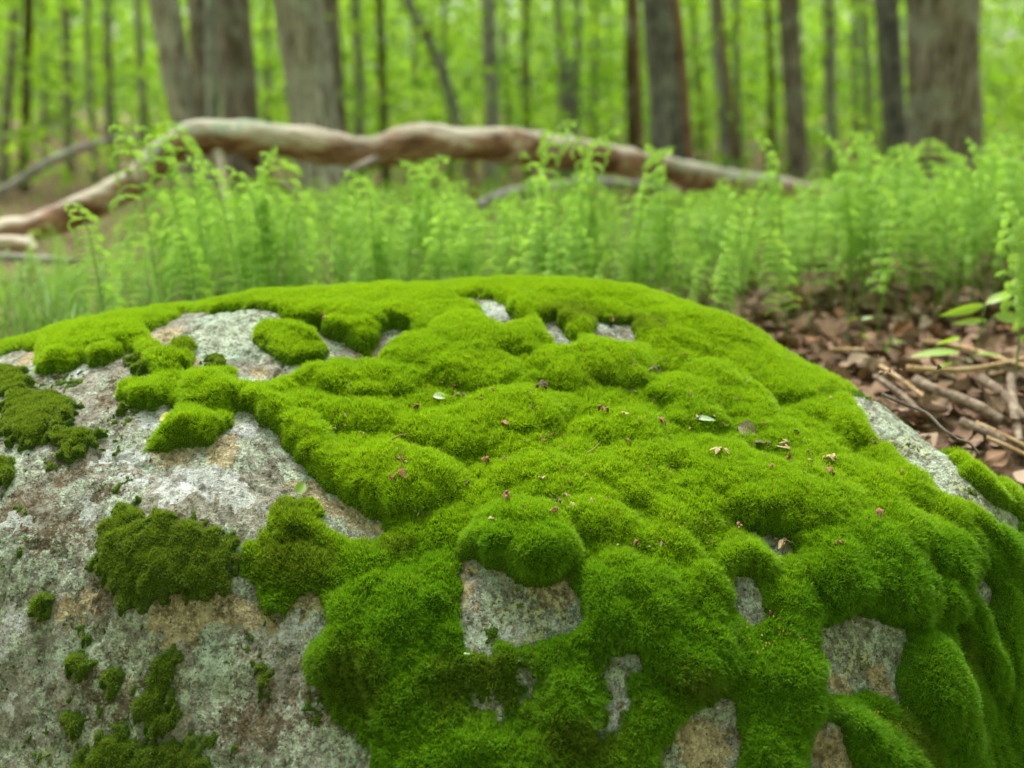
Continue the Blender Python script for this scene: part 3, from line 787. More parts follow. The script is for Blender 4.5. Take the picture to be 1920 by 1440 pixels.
for (px, py, k, sc_, az, lab) in [(1752, 768, 2, 1.0, 0.4, 'tan folded dead leaf between the ledge and the thick pale stick'), (1822, 800, 6, 0.9, 1.9, 'pale brown curled dead leaf under the stubby pale stick'),
        (1868, 860, 5, 1.3, 0.2, 'rust coloured upturned dead leaf at the lower end of the litter'), (1700, 722, 0, 1.1, 2.6, 'small pinkish dead leaf beside the long straight tan stem'), (1820, 832, 3, 0.9, 5.0, 'broad pinkish brown dead leaf leaning towards the mossy ledge edge')]:
    p = at(px, py, gY(px, py + 22))
    tag(obj('dead_leaf', LEAFM[k], None, tuple(p), (0.5, -0.4, az), sc_), lab, 'dead leaf', 'dead leaves littering the ground right of the boulder')
# the rest of the litter: one mesh
def scatter_join(meshes, pos, rotz, tilt, scale, name, mat, tone=None):
    Vs, Fs, Ts, off = [], [], [], 0
    cache = []
    for me in meshes:
        v = np.empty(len(me.vertices) * 3, np.float32); me.vertices.foreach_get('co', v); v = v.reshape(-1, 3)
        k = len(me.polygons[0].vertices); f = np.empty(len(me.loops), np.int32); me.loops.foreach_get('vertex_index', f); cache.append((v, f.reshape(-1, k)))
    which = rng.integers(0, len(cache), len(pos))
    for m, (v, f) in enumerate(cache):
        idx = np.nonzero(which == m)[0]
        if not len(idx): continue
        c, s = np.cos(rotz[idx]), np.sin(rotz[idx])
        tx, ty = tilt[idx, 0], tilt[idx, 1]
        P = v[None] * scale[idx][:, None, None]
        y1 = P[..., 1] * np.cos(tx)[:, None] - P[..., 2] * np.sin(tx)[:, None]; z1 = P[..., 1] * np.sin(tx)[:, None] + P[..., 2] * np.cos(tx)[:, None]
        x2 = P[..., 0] * np.cos(ty)[:, None] + z1 * np.sin(ty)[:, None]; z2 = -P[..., 0] * np.sin(ty)[:, None] + z1 * np.cos(ty)[:, None]
        x3 = x2 * c[:, None] - y1 * s[:, None]; y3 = x2 * s[:, None] + y1 * c[:, None]
        Q = np.stack([x3, y3, z2], -1) + pos[idx][:, None, :]
        Vs.append(Q.reshape(-1, 3)); Fs.append((f[None] + (np.arange(len(idx)) * len(v))[:, None, None]).reshape(-1, f.shape[1]) + off)
        tn = rng.random(len(idx)) if tone is None else tone[idx]
        Ts.append(np.repeat(tn, len(v))); off += len(idx) * len(v)
    return mesh_np(name, np.concatenate(Vs), np.concatenate(Fs), mat, True, {'tone': np.concatenate(Ts)})
def dead_mat2():
    t = NT('leaf_litter')
    c = t.ramp(t.attr('tone'), [(0.0, (0.08, 0.045, 0.027)), (0.3, (0.17, 0.105, 0.068)), (0.6, (0.27, 0.185, 0.125)), (0.8, (0.21, 0.10, 0.05)), (1.0, (0.33, 0.26, 0.20))])
    return t.surf(t.principled(c, 0.8, 0.2))
M_LITTER = dead_mat2()
n = 9000
px_ = np.concatenate([rng.uniform(-4, 6, 2600), rng.uniform(0.25, 2.2, n - 2600)]); py_ = np.concatenate([1.0 + 9 * rng.random(2600) ** 1.6, 1.1 + 2.4 * rng.random(n - 2600) ** 1.2])
ok = ~((px_ > -1.0) & (px_ < 0.62) & (py_ < 1.85)) & (np.abs(px_) / np.maximum(py_, 1) < 0.9)
px_, py_ = px_[ok], py_[ok]
pos = np.stack([px_, py_, ground_z(px_, py_) + rng.uniform(0.0, 0.02, len(px_))], -1)
lt = scatter_join(LITM, pos, rng.uniform(0, 6.28, len(px_)), rng.normal(0, 0.4, (len(px_), 2)), rng.uniform(0.4, 1.0, len(px_)), 'leaf_litter', M_LITTER)
tag(obj('leaf_litter', lt), 'flat brown leaf litter scattered under the ferns', 'leaf litter', None, 'stuff')

# twigs and sticks ----------------------------------------------------------------
def wood(name, c1, c2, c3, scale=8, stretch=(1, 1, 1), bumpd=0.006, moss=0.0):
    t = NT(name); P = t.coord('Object'); Ps = t.scl(P, *stretch)
    f = t.noise(scale, 6, 0.65, Ps, 0.6)
    c = t.ramp(f, [(0.32, c1), (0.5, c2), (0.68, c3)])
    sp_ = t.noise(scale * 5, 4, 0.7, P)
    c = t.mix(t.step(sp_, 0.55, 0.68), c, tuple(0.55 * a for a in c1))
    lich = t.step(t.noise(scale * 0.55, 3, 0.5, P), 0.60, 0.66)
    if moss: c = t.mix(t.math('MULTIPLY', lich, moss), c, (0.36, 0.42, 0.31))
    return t.surf(t.principled(c, 0.85, 0.2, t.bump(t.math('ADD', f, t.math('MULTIPLY', sp_, 0.5)), 1.0, bumpd)))
M_STICK = wood('stick_bark', (0.09, 0.065, 0.045), (0.20, 0.15, 0.115), (0.36, 0.29, 0.225), 30)
M_STRAW = wood('dry_straw', (0.30, 0.19, 0.10), (0.45, 0.31, 0.18), (0.55, 0.42, 0.27), 30)
M_TWIG = wood('dark_twig', (0.06, 0.045, 0.035), (0.14, 0.11, 0.09), (0.22, 0.18, 0.15), 40)
def px_path(pts, n=14):
    """traced (x, y, distance) points in the photograph -> smooth world path"""
    return spline(np.array([at(a, b, y) for a, b, y in pts]), n)
def stick(pts, rpx, mat, label, name='stick', cat='stick', group=None, n=14, seg=7, rough=0.12):
    p = px_path(pts, n)
    d = np.interp(np.linspace(0, 1, n), np.linspace(0, 1, len(rpx)), rpx) * np.linalg.norm(p - np.array([0, 0, CAM_H]), axis=1) / FPX
    c = p[0].copy()
    o = obj(name, tube_mesh(name, p - c, d, mat, seg, rough, 60), None, tuple(c))
    return tag(o, label, cat, group)
def gY(px, py):
    """distance at which a pixel's ray meets the ground"""
    d = ray(px, py); t = np.linspace(1.0, 20, 4000)
    g = CAM_H + d[2] * t / d[1] - ground_z(d[0] * t / d[1], t)
    k = np.nonzero(g < 0)[0]
    return float(t[k[0]]) if len(k) else 20.0
def gpts(lst, lift=0.012):
    out = []
    for a, b in lst:
        y = gY(a, b + 30); out.append((a, b, y))
    return out
G_ST = 'sticks lying in the leaf litter'
stick(gpts([(1715,712),(1760,735),(1800,748),(1850,772),(1880,790)]), [9,10,11,10,8], M_STICK, 'thick pale barkless stick lying in the leaf litter, right edge', group=G_ST, seg=10)
stick(gpts([(1640,705),(1690,740),(1725,775)]), [5,6,6], M_STICK, 'short brown stick left of the thick pale stick', group=G_ST)
stick(gpts([(1620,668),(1680,705),(1720,735),(1762,765)]), [4,4,4,3], M_STRAW, 'long straight tan stem slanting down beside the boulder ledge', group=G_ST)
stick(gpts([(1555,655),(1620,656)]), [4,4], M_STRAW, 'short tan stem lying level just behind the boulder crest', group=G_ST)
stick(gpts([(1700,690),(1790,694),(1860,685),(1960,664)]), [6,5,4,4], M_STRAW, 'long level brown stem crossing the litter behind the thick stick', group=G_ST)
stick(gpts([(1840,710),(1880,740),(1925,790)]), [9,9,8], M_STICK, 'grey lichened stick cut by the right edge', group=G_ST, seg=10)
stick(gpts([(1800,790),(1850,812),(1885,830)]), [8,9,7], M_STICK, 'stubby pale stick just below the thick pale stick', group=G_ST, seg=10)
stick(gpts([(1830,792),(1890,820),(1950,850)]), [4,4,3], M_STRAW, 'thin tan stem over the red brown leaves at the right edge', group=G_ST)
stick(gpts([(1850,820),(1900,842),(1960,870)]), [4,4,3], M_STRAW, 'lowest thin tan stem at the right edge of the litter', group=G_ST)
stick(gpts([(1730,640),(1800,650),(1930,690)]), [5,5,4], M_STRAW, 'brown stem in the litter under the broad yellow green leaves', group=G_ST)
stick(gpts([(1895,705),(1900,760),(1912,830)]), [7,8,6], M_STICK, 'weathered grey branch piece standing across the right edge', group=G_ST, seg=10)
# dark twig lying over the ledge
tp = hit([1652,1690,1735,1765,1795,1815,1836], [750,768,786,815,836,842,866], HB)
tp[:, 2] += 0.009
tp = spline(tp, 22)
o = obj('twig', tube_mesh('twig', tp - tp[0], np.linspace(0.0026, 0.0014, 22), M_TWIG, 6, 0.15, 90), None, tuple(tp[0]))
tag(o, 'thin dark bent twig lying across the bare rock ledge', 'twig')

# ================================================================== LEAVES, FERNS
M_FERN = leaf_material('fern_leaf', (0.17, 0.34, 0.05), (0.37, 0.57, 0.12), 0.5, 0.6, None, 1.2, 0.01)
M_FSTEM = leaf_material('fern_stalk', (0.13, 0.25, 0.045), (0.20, 0.32, 0.07), 0.2, 0.5, None, 1.0, 0.05)
M_BROAD = leaf_material('broad_leaf', (0.16, 0.32, 0.02), (0.34, 0.52, 0.03), 0.5, 0.4, None, 1.3, 0.08)
M_GRASS = leaf_material('grass_blade', (0.12, 0.27, 0.05), (0.26, 0.42, 0.12), 0.4, 0.5, None, 1.2, 0.02)

def pinna_geo(L, curl, npair, seed, lw=1.0):
    """one feathery leaflet row along +X, arching down; quads"""
    r = np.random.default_rng(seed)
    m = npair + 2
    a = np.linspace(0, 1, m)
    ang = 0.45 - curl * a ** 1.6                       # slope along the rachis, drooping at the tip
    ds = L / (m - 1)
    x = np.concatenate([[0], np.cumsum(np.cos(ang[:-1]) * ds)]); z = np.concatenate([[0], np.cumsum(np.sin(ang[:-1]) * ds)])
    V, F = [], []
    for i in range(m):
        V += [(x[i], -0.0006, z[i]), (x[i], 0.0006, z[i] + 0.0004)]
        if i: k = 2 * i; F.append((k - 2, k - 1, k + 1, k))
    for i in range(1, m):
        w = lw * L * 0.17 * math.sin(math.pi * (0.12 + 0.80 * a[i])) ** 0.8 + 0.001
        dx = ds * 0.30
        for s in (-1, 1):
            fw = 0.5 * w; dr = -0.25 * w * r.uniform(0.3, 1.6); k = len(V)
            c, sn = math.cos(ang[i]), math.sin(ang[i])
            V += [(x[i] - dx * c, 0.0004 * s, z[i] - dx * sn), (x[i] + dx * c, 0.0004 * s, z[i] + dx * sn),
                  (x[i] + (dx * 0.7 + fw) * c, s * w, z[i] + dr + (dx * 0.7 + fw) * sn), (x[i] - dx * 0.3 * c + fw * 0.5 * c, s * w * 0.85, z[i] + dr)]
            F.append((k, k + 1, k + 2, k + 3) if s > 0 else (k + 3, k + 2, k + 1, k))
    return np.array(V), np.array(F)

def frond_spec(H, npairs, seed, lean=0.25, nod=1.0):
    """stalk path and pinna placements of one young frond"""
    r = np.random.default_rng(seed)
    n = 18; t = np.linspace(0, 1, n)
    ang = lean * t + nod * np.clip((t - 0.72) / 0.28, 0, 1) ** 1.5 * 1.5
    ds = H / (n - 1)
    x = np.concatenate([[0], np.cumsum(np.sin(ang[:-1]) * ds)]); z = np.concatenate([[0], np.cumsum(np.cos(ang[:-1]) * ds)])
    y = 0.012 * np.sin(t * 3 + seed) * t
    path = np.stack([x, y, z], -1)
    rad = np.interp(t, [0, 0.5, 1], [0.0020, 0.0015, 0.0006])
    pl = []
    for k in range(npairs):
        tt = 0.30 + 0.68 * (k + 0.5 + r.uniform(-0.2, 0.2)) / npairs
        L = 0.082 * math.sin(math.pi * (0.34 + 0.60 * (k / npairs))) ** 0.8 * (H / 0.45) ** 0.6 * r.uniform(0.65, 1.15) + 0.006
        i = tt * (n - 1); p = path[int(i)] * (1 - i % 1) + path[min(int(i) + 1, n - 1)] * (i % 1)
        a = np.interp(tt, t, ang)
        for s in (-1, 1):
            pl.append((p, L, s, a, r.uniform(-0.35, 0.35), r.uniform(0.0, 0.7) + 0.9 * (k / npairs)))
    return path, rad, pl

def rot_y(v, a):
    c, s = math.cos(a), math.sin(a)
    return np.stack([v[:, 0] * c + v[:, 2] * s, v[:, 1], -v[:, 0] * s + v[:, 2] * c], -1)
def rot_z(v, a):
    c, s = math.cos(a), math.sin(a)
    return np.stack([v[:, 0] * c - v[:, 1] * s, v[:, 0] * s + v[:, 1] * c, v[:, 2]], -1)

def fern_joined(name, H, npairs, seed, lean, nod, npair=7):
    path, rad, pl = frond_spec(H, npairs, seed, lean, nod)
    Vs, Fs, off = [], [], 0
    V, F = tube(path, rad, 3, cap=False); Vs.append(V); Fs.append(F); off += len(V)
    for (p, L, s, a, j, curl) in pl:
        V, F = pinna_geo(L, 1.0 + curl, npair, seed, 1.0)
        V = rot_z(V, s * math.pi / 2 + s * j * 0.5 - s * 0.25); V = rot_y(V, a) + p
        Vs.append(V); Fs.append(F + off); off += len(V)
    V = np.concatenate(Vs)
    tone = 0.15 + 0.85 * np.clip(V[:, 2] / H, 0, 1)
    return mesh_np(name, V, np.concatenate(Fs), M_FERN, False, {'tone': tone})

PINNAE = [mesh_np('pinna', *pinna_geo(1.0 * 0.07, 1.3 + 0.42 * k, 12, 40 + k, 0.8), M_FERN, False, None) for k in range(6)]
for k, me in enumerate(PINNAE):
    a_ = me.attributes.new('tone', 'FLOAT', 'POINT'); a_.data.foreach_set('value', np.full(len(me.vertices), 0.55 + 0.07 * k, np.float32))
def fern_parts(loc, H, npairs, seed, lean, nod, rz, label, group):
    path, rad, pl = frond_spec(H, npairs, seed, lean, nod)
    e = obj('fern', None, None, loc, (0, 0, rz))
    tag(e, label, 'fern', group)
    V, F = tube(path, rad, 4, cap=False)
    obj('stalk', mesh_np('stalk', V, F, M_FSTEM, True, {'tone': np.full(len(V), 0.5)}), e)
    for i, (p, L, s, a, j, curl) in enumerate(pl):
        m = Matrix.Rotation(a, 4, 'Y') @ Matrix.Rotation(s * math.pi / 2 + s * j * 0.5 - s * 0.25, 4, 'Z')
        q = obj('pinna', PINNAE[min(int(curl * 3.2), 5)], e)
        q.matrix_basis = Matrix.Translation(p) @ m @ Matrix.Diagonal((L / 0.07,) * 3 + (1,))
    return e

# the ferns one can pick out: tip pixel, distance, turn, wording
F_G = 'young ferns standing behind the boulder'
NEAR = [
 (200,215,1.95,2.9,'tallest fern of the left clump, its curled tip over the log'),
 (245,225,2.0,3.0,'second tall fern of the left clump, arching towards the left edge'),
 (290,225,2.05,2.7,'fern whose tip stands against the thick cluster of trunks'),
 (110,370,1.75,2.8,'lone fern with a bent tip in front of the low left end of the log'),
 (535,262,2.0,0.2,'slender upright fern tip crossing the log right of the left clump'),
 (485,280,2.0,2.6,'fern just left of the slender upright tip, under the log'),
 (420,300,1.9,2.9,'leafy fern in the right half of the left clump, below the log'),
 (350,285,1.95,2.8,'fern in the middle of the left clump in front of the lichened log bend'),
 (640,315,2.0,2.9,'fern below the log sag, first of the middle pair of drooping tips'),
 (675,325,2.05,0.2,'fern below the log sag, second of the middle pair'),
 (740,295,2.1,2.9,'fern with hooked side leaflets right under the log middle'),
 (850,288,2.1,0.3,'upright fern with its tip touching the underside of the log'),
 (970,272,2.1,2.8,'fern with long hooked leaflets overlapping the log right of its middle'),
 (1045,232,2.2,2.8,'fern whose nodding tip rises above the log, left of two others'),
 (1095,222,2.25,0.4,'tallest of the ferns rising above the log right of its middle'),
 (1165,232,2.25,0.3,'fern leaning right above the log, beside the tallest one there'),
 (1195,262,2.15,2.9,'shorter fern in front of the pale right stretch of the log'),
 (1270,270,2.2,0.2,'fern in front of the broad dark trunk base'),
 (1405,240,2.3,2.7,'long slanting fern tip left of the brown streaked trunk'),
 (1520,238,2.4,2.8,'fern nodding left between the brown streaked trunk and the big trunk'),
 (1575,240,2.4,2.9,'fern with a double tip left of the dark trunk'),
 (1640,235,2.45,0.3,'fern leaning right just left of the dark trunk foot'),
 (1710,262,2.4,0.1,'small upright fern tip in front of the big trunk foot'),
 (1760,280,2.3,2.9,'fern before the right side of the big trunk foot'),
 (1800,245,2.4,2.8,'fern nodding left over the right edge of the big trunk'),
 (1845,232,2.4,2.9,'fern tip right of the big trunk against bright foliage'),
 (1900,225,2.3,2.9,'tallest fern at the right edge of the picture'),
 (1850,340,1.75,2.9,'nearest fern at the right edge with long arched leaflets hanging left'),
 (1905,400,1.65,2.9,'low fern cut by the right edge, above the broad yellow green leaves'),
 (1460,330,2.3,0.3,'fern above the far right end of the log'),
 (1340,330,2.2,2.9,'fern standing before the thin far end of the log'),
 (790,345,2.05,2.9,'low fern between the log middle and the boulder crest'),
 (585,370,1.95,0.2,'low fern in front of the dark tree foot'),
 (930,370,2.0,2.8,'low fern left of the hooked fern, below the log'),
 (1120,320,2.1,0.2,'dense fern below the tall trio right of the middle'),
 (300,420,1.8,2.7,'low dark green fern near the crest in the left clump'),
]
def base_under(px, py, Y):
    p = at(px, py, Y); g = float(ground_z(p[0], Y))
    return p, g
for k, (px, py, Y, rz, lab) in enumerate(NEAR):
    p, g = base_under(px, py, Y)
    H = (p[2] - g) * 1.10 + 0.02
    nod, lean = 0.9 + 0.2 * (k % 3), 0.10 + 0.06 * (k % 4)
    path, _, _ = frond_spec(H, 10, 300 + k, lean, nod)
    H *= (p[2] - g) / path[:, 2].max()
    path, _, _ = frond_spec(H, 10, 300 + k, lean, nod)
    tipx = path[-1, 0]
    fern_parts((p[0] - tipx * math.cos(rz), Y - tipx * math.sin(rz), g - 0.005), H, 11 + k % 4, 300 + k, lean, nod, rz, lab, F_G)

FERNM = [fern_joined('fern', 0.45, 12, 60 + k, 0.10 + 0.07 * (k % 4), 0.5 + 0.22 * (k % 5), 6) for k in range(8)]
def fern_spot(y0, y1, pw=1.0):
    while True:
        y = y0 + (y1 - y0) * rng.random() ** pw
        x = rng.uniform(-0.62, 0.62) * (y + 0.2)
        px = x / y
        # thin on the litter at the right, behind the crest everywhere else
        if y < 2.7 and 0.22 < px and rng.random() < (0.96 if y < 1.95 else 0.70 if y < 2.2 else 0.15): continue
        if y < 1.85 and -0.33 < px < 0.3: continue
        if px < -0.3 and y < 1.9 and rng.random() < 0.7: continue
        return x, y
for k in range(264):
    x, y = fern_spot(1.76, 3.0, 1.0)
    top = rng.uniform(0.19, 0.345) * (1.0 + 3.2 * max(x / y - 0.27, 0)) * (1 - 0.45 * float(sstep(-0.30, -0.44, x / y)))
    top = min(top, 0.37 + 0.03 * (k % 3))
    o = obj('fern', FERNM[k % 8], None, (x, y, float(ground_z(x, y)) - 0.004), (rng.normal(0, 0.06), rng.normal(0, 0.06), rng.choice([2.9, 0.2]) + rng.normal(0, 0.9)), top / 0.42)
    tag(o, 'feathery light green fern in the bed between boulder and log', 'fern', 'ferns of the dense bed behind the boulder')
LITE = [fern_joined('fern_lite', 0.45, 8, 90 + k, 0.2, 0.6 + 0.2 * k, 3) for k in range(4)]
sp_ = []
for k in range(2600):
    y = 2.1 + 9.5 * rng.random() ** 1.7; x = rng.uniform(-0.66, 0.66) * (y + 0.3)
    if y < 2.3 and x / y > 0.2: continue
    sp_.append((x, y, float(ground_z(x, y)), rng.uniform(0.45, 0.75) * (1 + 1.8 * max(x / y - 0.28, 0)) * (1.0 if y < 3.5 else 0.85) * (1 - 0.5 * float(sstep(-0.30, -0.44, x / y)))))
sp_ = np.array(sp_); sc_ = sp_[:, 3]; sp_ = np.ascontiguousarray(sp_[:, :3])
fb = scatter_join(LITE, sp_, rng.uniform(0, 6.28, len(sp_)), rng.normal(0, 0.08, (len(sp_), 2)), sc_, 'fern_bed', M_FERN, rng.uniform(0.3, 1.0, len(sp_)))
tag(obj('fern_bed', fb), 'hazy carpet of low light green ferns running back under the log to the trees', 'ferns', None, 'stuff')

# grass at the left ------------------------------------------------------------
def blade(V, F, base, L, az, bend, w):
    n = 6; k0 = len(V); t = np.linspace(0, 1, n)
    ang = 0.12 + bend * t
    x = np.concatenate([[0], np.cumsum(np.sin(ang[:-1]) * L / (n - 1))]); z = np.concatenate([[0], np.cumsum(np.cos(ang[:-1]) * L / (n - 1))])
    ww = w * (1 - t ** 1.8) + 0.0002
    for i in range(n):
        for s in (-1, 1):
            V.append((base[0] + x[i] * math.cos(az) - s * ww[i] * math.sin(az), base[1] + x[i] * math.sin(az) + s * ww[i] * math.cos(az), base[2] + z[i]))
    for i in range(n - 1): F.append((k0 + 2 * i, k0 + 2 * i + 1, k0 + 2 * i + 3, k0 + 2 * i + 2))
V, F = [], []
for k in range(900):
    x = rng.uniform(-1.25, -0.15); y = rng.uniform(1.72, 2.3)
    if rng.random() < (x + 1.2) * 0.55: continue
    blade(V, F, (x, y, float(ground_z(x, y))), rng.uniform(0.10, 0.26), rng.uniform(0, 6.28), rng.uniform(0.3, 1.8), rng.uniform(0.0012, 0.003))
o = obj('grass', mesh_np('grass', np.array(V), np.array(F), M_GRASS, False, {'tone': rng.random(len(V))}))
tag(o, 'thin green grass growing behind the left shoulder of the boulder', 'grass', None, 'stuff')

# broad leaved seedlings at the right ------------------------------------------------
def broad_mesh(name, L, wr, seed, fold=0.25, droop=0.4):
    nu, nv = 9, 5
    u = np.linspace(0, 1, nu)[:, None]; v = np.linspace(-1, 1, nv)[None, :]
    w = L * wr * np.sin(np.clip(u, 0.0, 1) ** 0.8 * np.pi) ** 0.85 + 0.0004
    X = u * L + 0 * v; Y = w * v; Z = fold * np.abs(Y) - droop * L * u ** 2 + 0.03 * L * np.sin(u * 25) * np.abs(v)
    i = (np.arange(nu - 1)[:, None] * nv + np.arange(nv - 1)[None, :]).ravel()
    V = np.stack([X, Y, Z], -1).reshape(-1, 3)
    return mesh_np(name, V, np.stack([i, i + 1, i + nv + 1, i + nv], -1), M_BROAD, True, {'tone': np.full(len(V), 0.3 + 0.6 * ((seed * 37) % 10) / 10)})
def seedling(px, py, leaves, label, group=None, foot=(0, 60)):
    """px,py: where the stem forks; leaves: (base x,y -> tip x,y, distance offset)"""
    Y = gY(px + foot[0], py + foot[1]) 
    p0 = at(px + foot[0], py + foot[1], Y); c = p0.copy()
    e = obj('seedling', None, None, tuple(c)); tag(e, label, 'seedling', group)
    top = at(px, py, Y - 0.02)
    pth = spline(np.array([p0, (p0 + top) / 2 + [0.004, 0, 0], top]), 8) - c
    obj('stem', tube_mesh('stem', pth, np.linspace(0.0016, 0.0009, 8), M_FSTEM, 5), e)
    for k, (bx, by, tx, ty, dy, wr) in enumerate(leaves):
        a, b = at(bx, by, Y - 0.02 + dy * 0.3), at(tx, ty, Y - 0.02 + dy)
        L = np.linalg.norm(b - a); d = (b - a) / L
        o = obj('leaf', broad_mesh('leaf', L, wr, k + int(px), 0.2, 0.12), e)
        xq = Vector(d); yq = Vector((0, 0, 1)).cross(xq); yq.normalize(); zq = xq.cross(yq)
        mt = Matrix((xq, yq, zq)).transposed().to_4x4()
        o.matrix_basis = Matrix.Translation(Vector(a - c)) @ mt @ Matrix.Rotation(rng.normal(0, 0.5) + (0.5 if k % 2 else -0.3), 4, 'X')
        st = spline(np.array([top - c, (top + a) / 2 - c + [0, 0, 0.002], a - c]), 5)
        obj('leaf_stalk', tube_mesh('leaf_stalk', st, np.full(5, 0.0007), M_FSTEM, 4), e)
    return e
seedling(1835,640, [(1845,572,1770,592,-0.05,0.09),(1848,570,1908,540,0.03,0.14),(1850,600,1785,606,0.02,0.09),(1862,592,1930,600,0.0,0.15)], 'seedling with two broad yellow green leaves glowing at the right edge', 'broad leaved seedlings in the leaf litter', (-30, 60))
seedling(1800,680, [(1800,635,1748,642,-0.04,0.13),(1800,660,1710,660,-0.02,0.12),(1830,665,1884,662,0.0,0.16),(1790,680,1712,702,0.03,0.15)], 'low seedling with narrow leaves below the broad yellow green leaves', 'broad leaved seedlings in the leaf litter', (-25, 35))
seedling(1670,625, [(1668,640,1655,645,0,0.25),(1672,640,1700,640,0,0.22),(1668,650,1650,665,0,0.2)], 'tiny seedling standing in the litter just behind the boulder ledge', 'broad leaved seedlings in the leaf litter', (0, 50))
seedling(1615,590, [(1615,595,1580,600,0,0.2),(1615,600,1640,592,0,0.22),(1615,625,1630,640,0,0.25)], 'tiny seedling behind the right end of the boulder crest', 'broad leaved seedlings in the leaf litter', (0, 60))

# ================================================================== TREES
def bark(name, cols, scale=17, lich=0.6, lcol=(0.40, 0.43, 0.34), moss=0.0):
    t = NT(name); P = t.coord('Object'); Ps = t.scl(P, 1, 1, 0.14)
    f = t.noise(scale, 6, 0.75, Ps, 0.15); g = t.noise(scale * 3.2, 4, 0.6, Ps)
    r = t.n('ShaderNodeObjectInfo').outputs['Random']
    c = t.ramp(f, [(0.34, cols[0]), (0.5, cols[1]), (0.66, cols[2])])
    c = t.mix(t.step(g, 0.5, 0.62), c, tuple(0.5 * a for a in cols[0]))
    l = t.step(t.noise(scale * 0.17, 6, 0.75, P), 0.51, 0.57)
    c = t.mix(t.math('MULTIPLY', l, lich), c, lcol)
    if moss: c = t.mix(t.math('MULTIPLY', t.step(t.noise(scale * 0.3, 3, 0.6, P), 0.46, 0.58), moss), c, (0.10, 0.085, 0.012))
    return t.surf(t.principled(c, 0.9, 0.15, t.bump(t.math('ADD', f, g), 1.0, 0.03)))
B_GREY = bark('grey_bark', ((0.184, 0.178, 0.164), (0.369, 0.355, 0.335), (0.593, 0.580, 0.543)))
B_BROWN = bark('brown_bark', ((0.150, 0.121, 0.093), (0.302, 0.246, 0.203), (0.484, 0.406, 0.350)), moss=0.25)
B_MOSSY = bark('mossy_bark', ((0.062, 0.056, 0.025), (0.125, 0.106, 0.050), (0.213, 0.175, 0.100)), moss=0.5)
B_PALE = bark('pale_bark', ((0.20, 0.20, 0.18), (0.34, 0.35, 0.31), (0.46, 0.47, 0.42)), lich=0.7)
B_LILAC = bark('smooth_grey_bark', ((0.213, 0.194, 0.188), (0.325, 0.300, 0.294), (0.450, 0.425, 0.413)))
B_BEIGE = bark('beige_bark', ((0.271, 0.243, 0.200), (0.492, 0.457, 0.393), (0.731, 0.690, 0.605)), moss=0.25)
B_DARK = bark('dark_bark', ((0.088, 0.084, 0.074), (0.188, 0.178, 0.159), (0.326, 0.316, 0.288)), lich=0.3)
M_CROWN = leaf_material('crown_leaf', (0.085, 0.22, 0.012), (0.22, 0.44, 0.02), 0.5, 0.5, None, 1.7, 0.03)

def leaf_cloud(centers, sig, per, size, seed, tone=None, tilt=0.55):
    """leaf quads gathered in flattened sprays; returns V,F,tone"""
    r = np.random.default_rng(seed)
    n = len(centers) * per
    c = np.repeat(centers, per, 0); s = np.repeat(sig, per, 0) if hasattr(sig, '__len__') and np.ndim(sig) == 2 else np.array(sig)[None]
    p = c + r.normal(size=(n, 3)) * s
    sz = (np.repeat(size, per) if hasattr(size, '__len__') else size) * r.uniform(0.6, 1.3, n)
    az = r.uniform(0, 6.28, n); tl = r.normal(0, tilt, n); t2 = r.normal(0, tilt, n)
    u = np.stack([np.cos(az) * np.cos(tl), np.sin(az) * np.cos(tl), np.sin(tl)], -1)
    v = np.stack([-np.sin(az) * np.cos(t2), np.cos(az) * np.cos(t2), np.sin(t2)], -1)
    a = sz[:, None] * u; b = 0.6 * sz[:, None] * v
    V = np.stack([p - a * 0.5, p + b * 0.5 + a * 0.05, p + a * 0.5, p - b * 0.5 + a * 0.05], 1).reshape(-1, 3)
    F = np.arange(4 * n).reshape(-1, 4)
    tn = r.random(len(centers)) if tone is None else tone
    return V, F, np.repeat(np.repeat(tn, per), 4) * 0.75 + 0.25 * np.repeat(r.random(n), 4)

CROWNS = []
for k in range(4):
    r = np.random.default_rng(500 + k)
    m = 46; c = np.stack([r.normal(0, 0.9, m), r.normal(0, 0.9, m), r.uniform(-1.6, 2.2, m)], -1)
    V, F, T = leaf_cloud(c, (0.35, 0.35, 0.10), 22, 0.11, 900 + k)
    CROWNS.append(mesh_np('crown', V, F, M_CROWN, False, {'tone': T}))

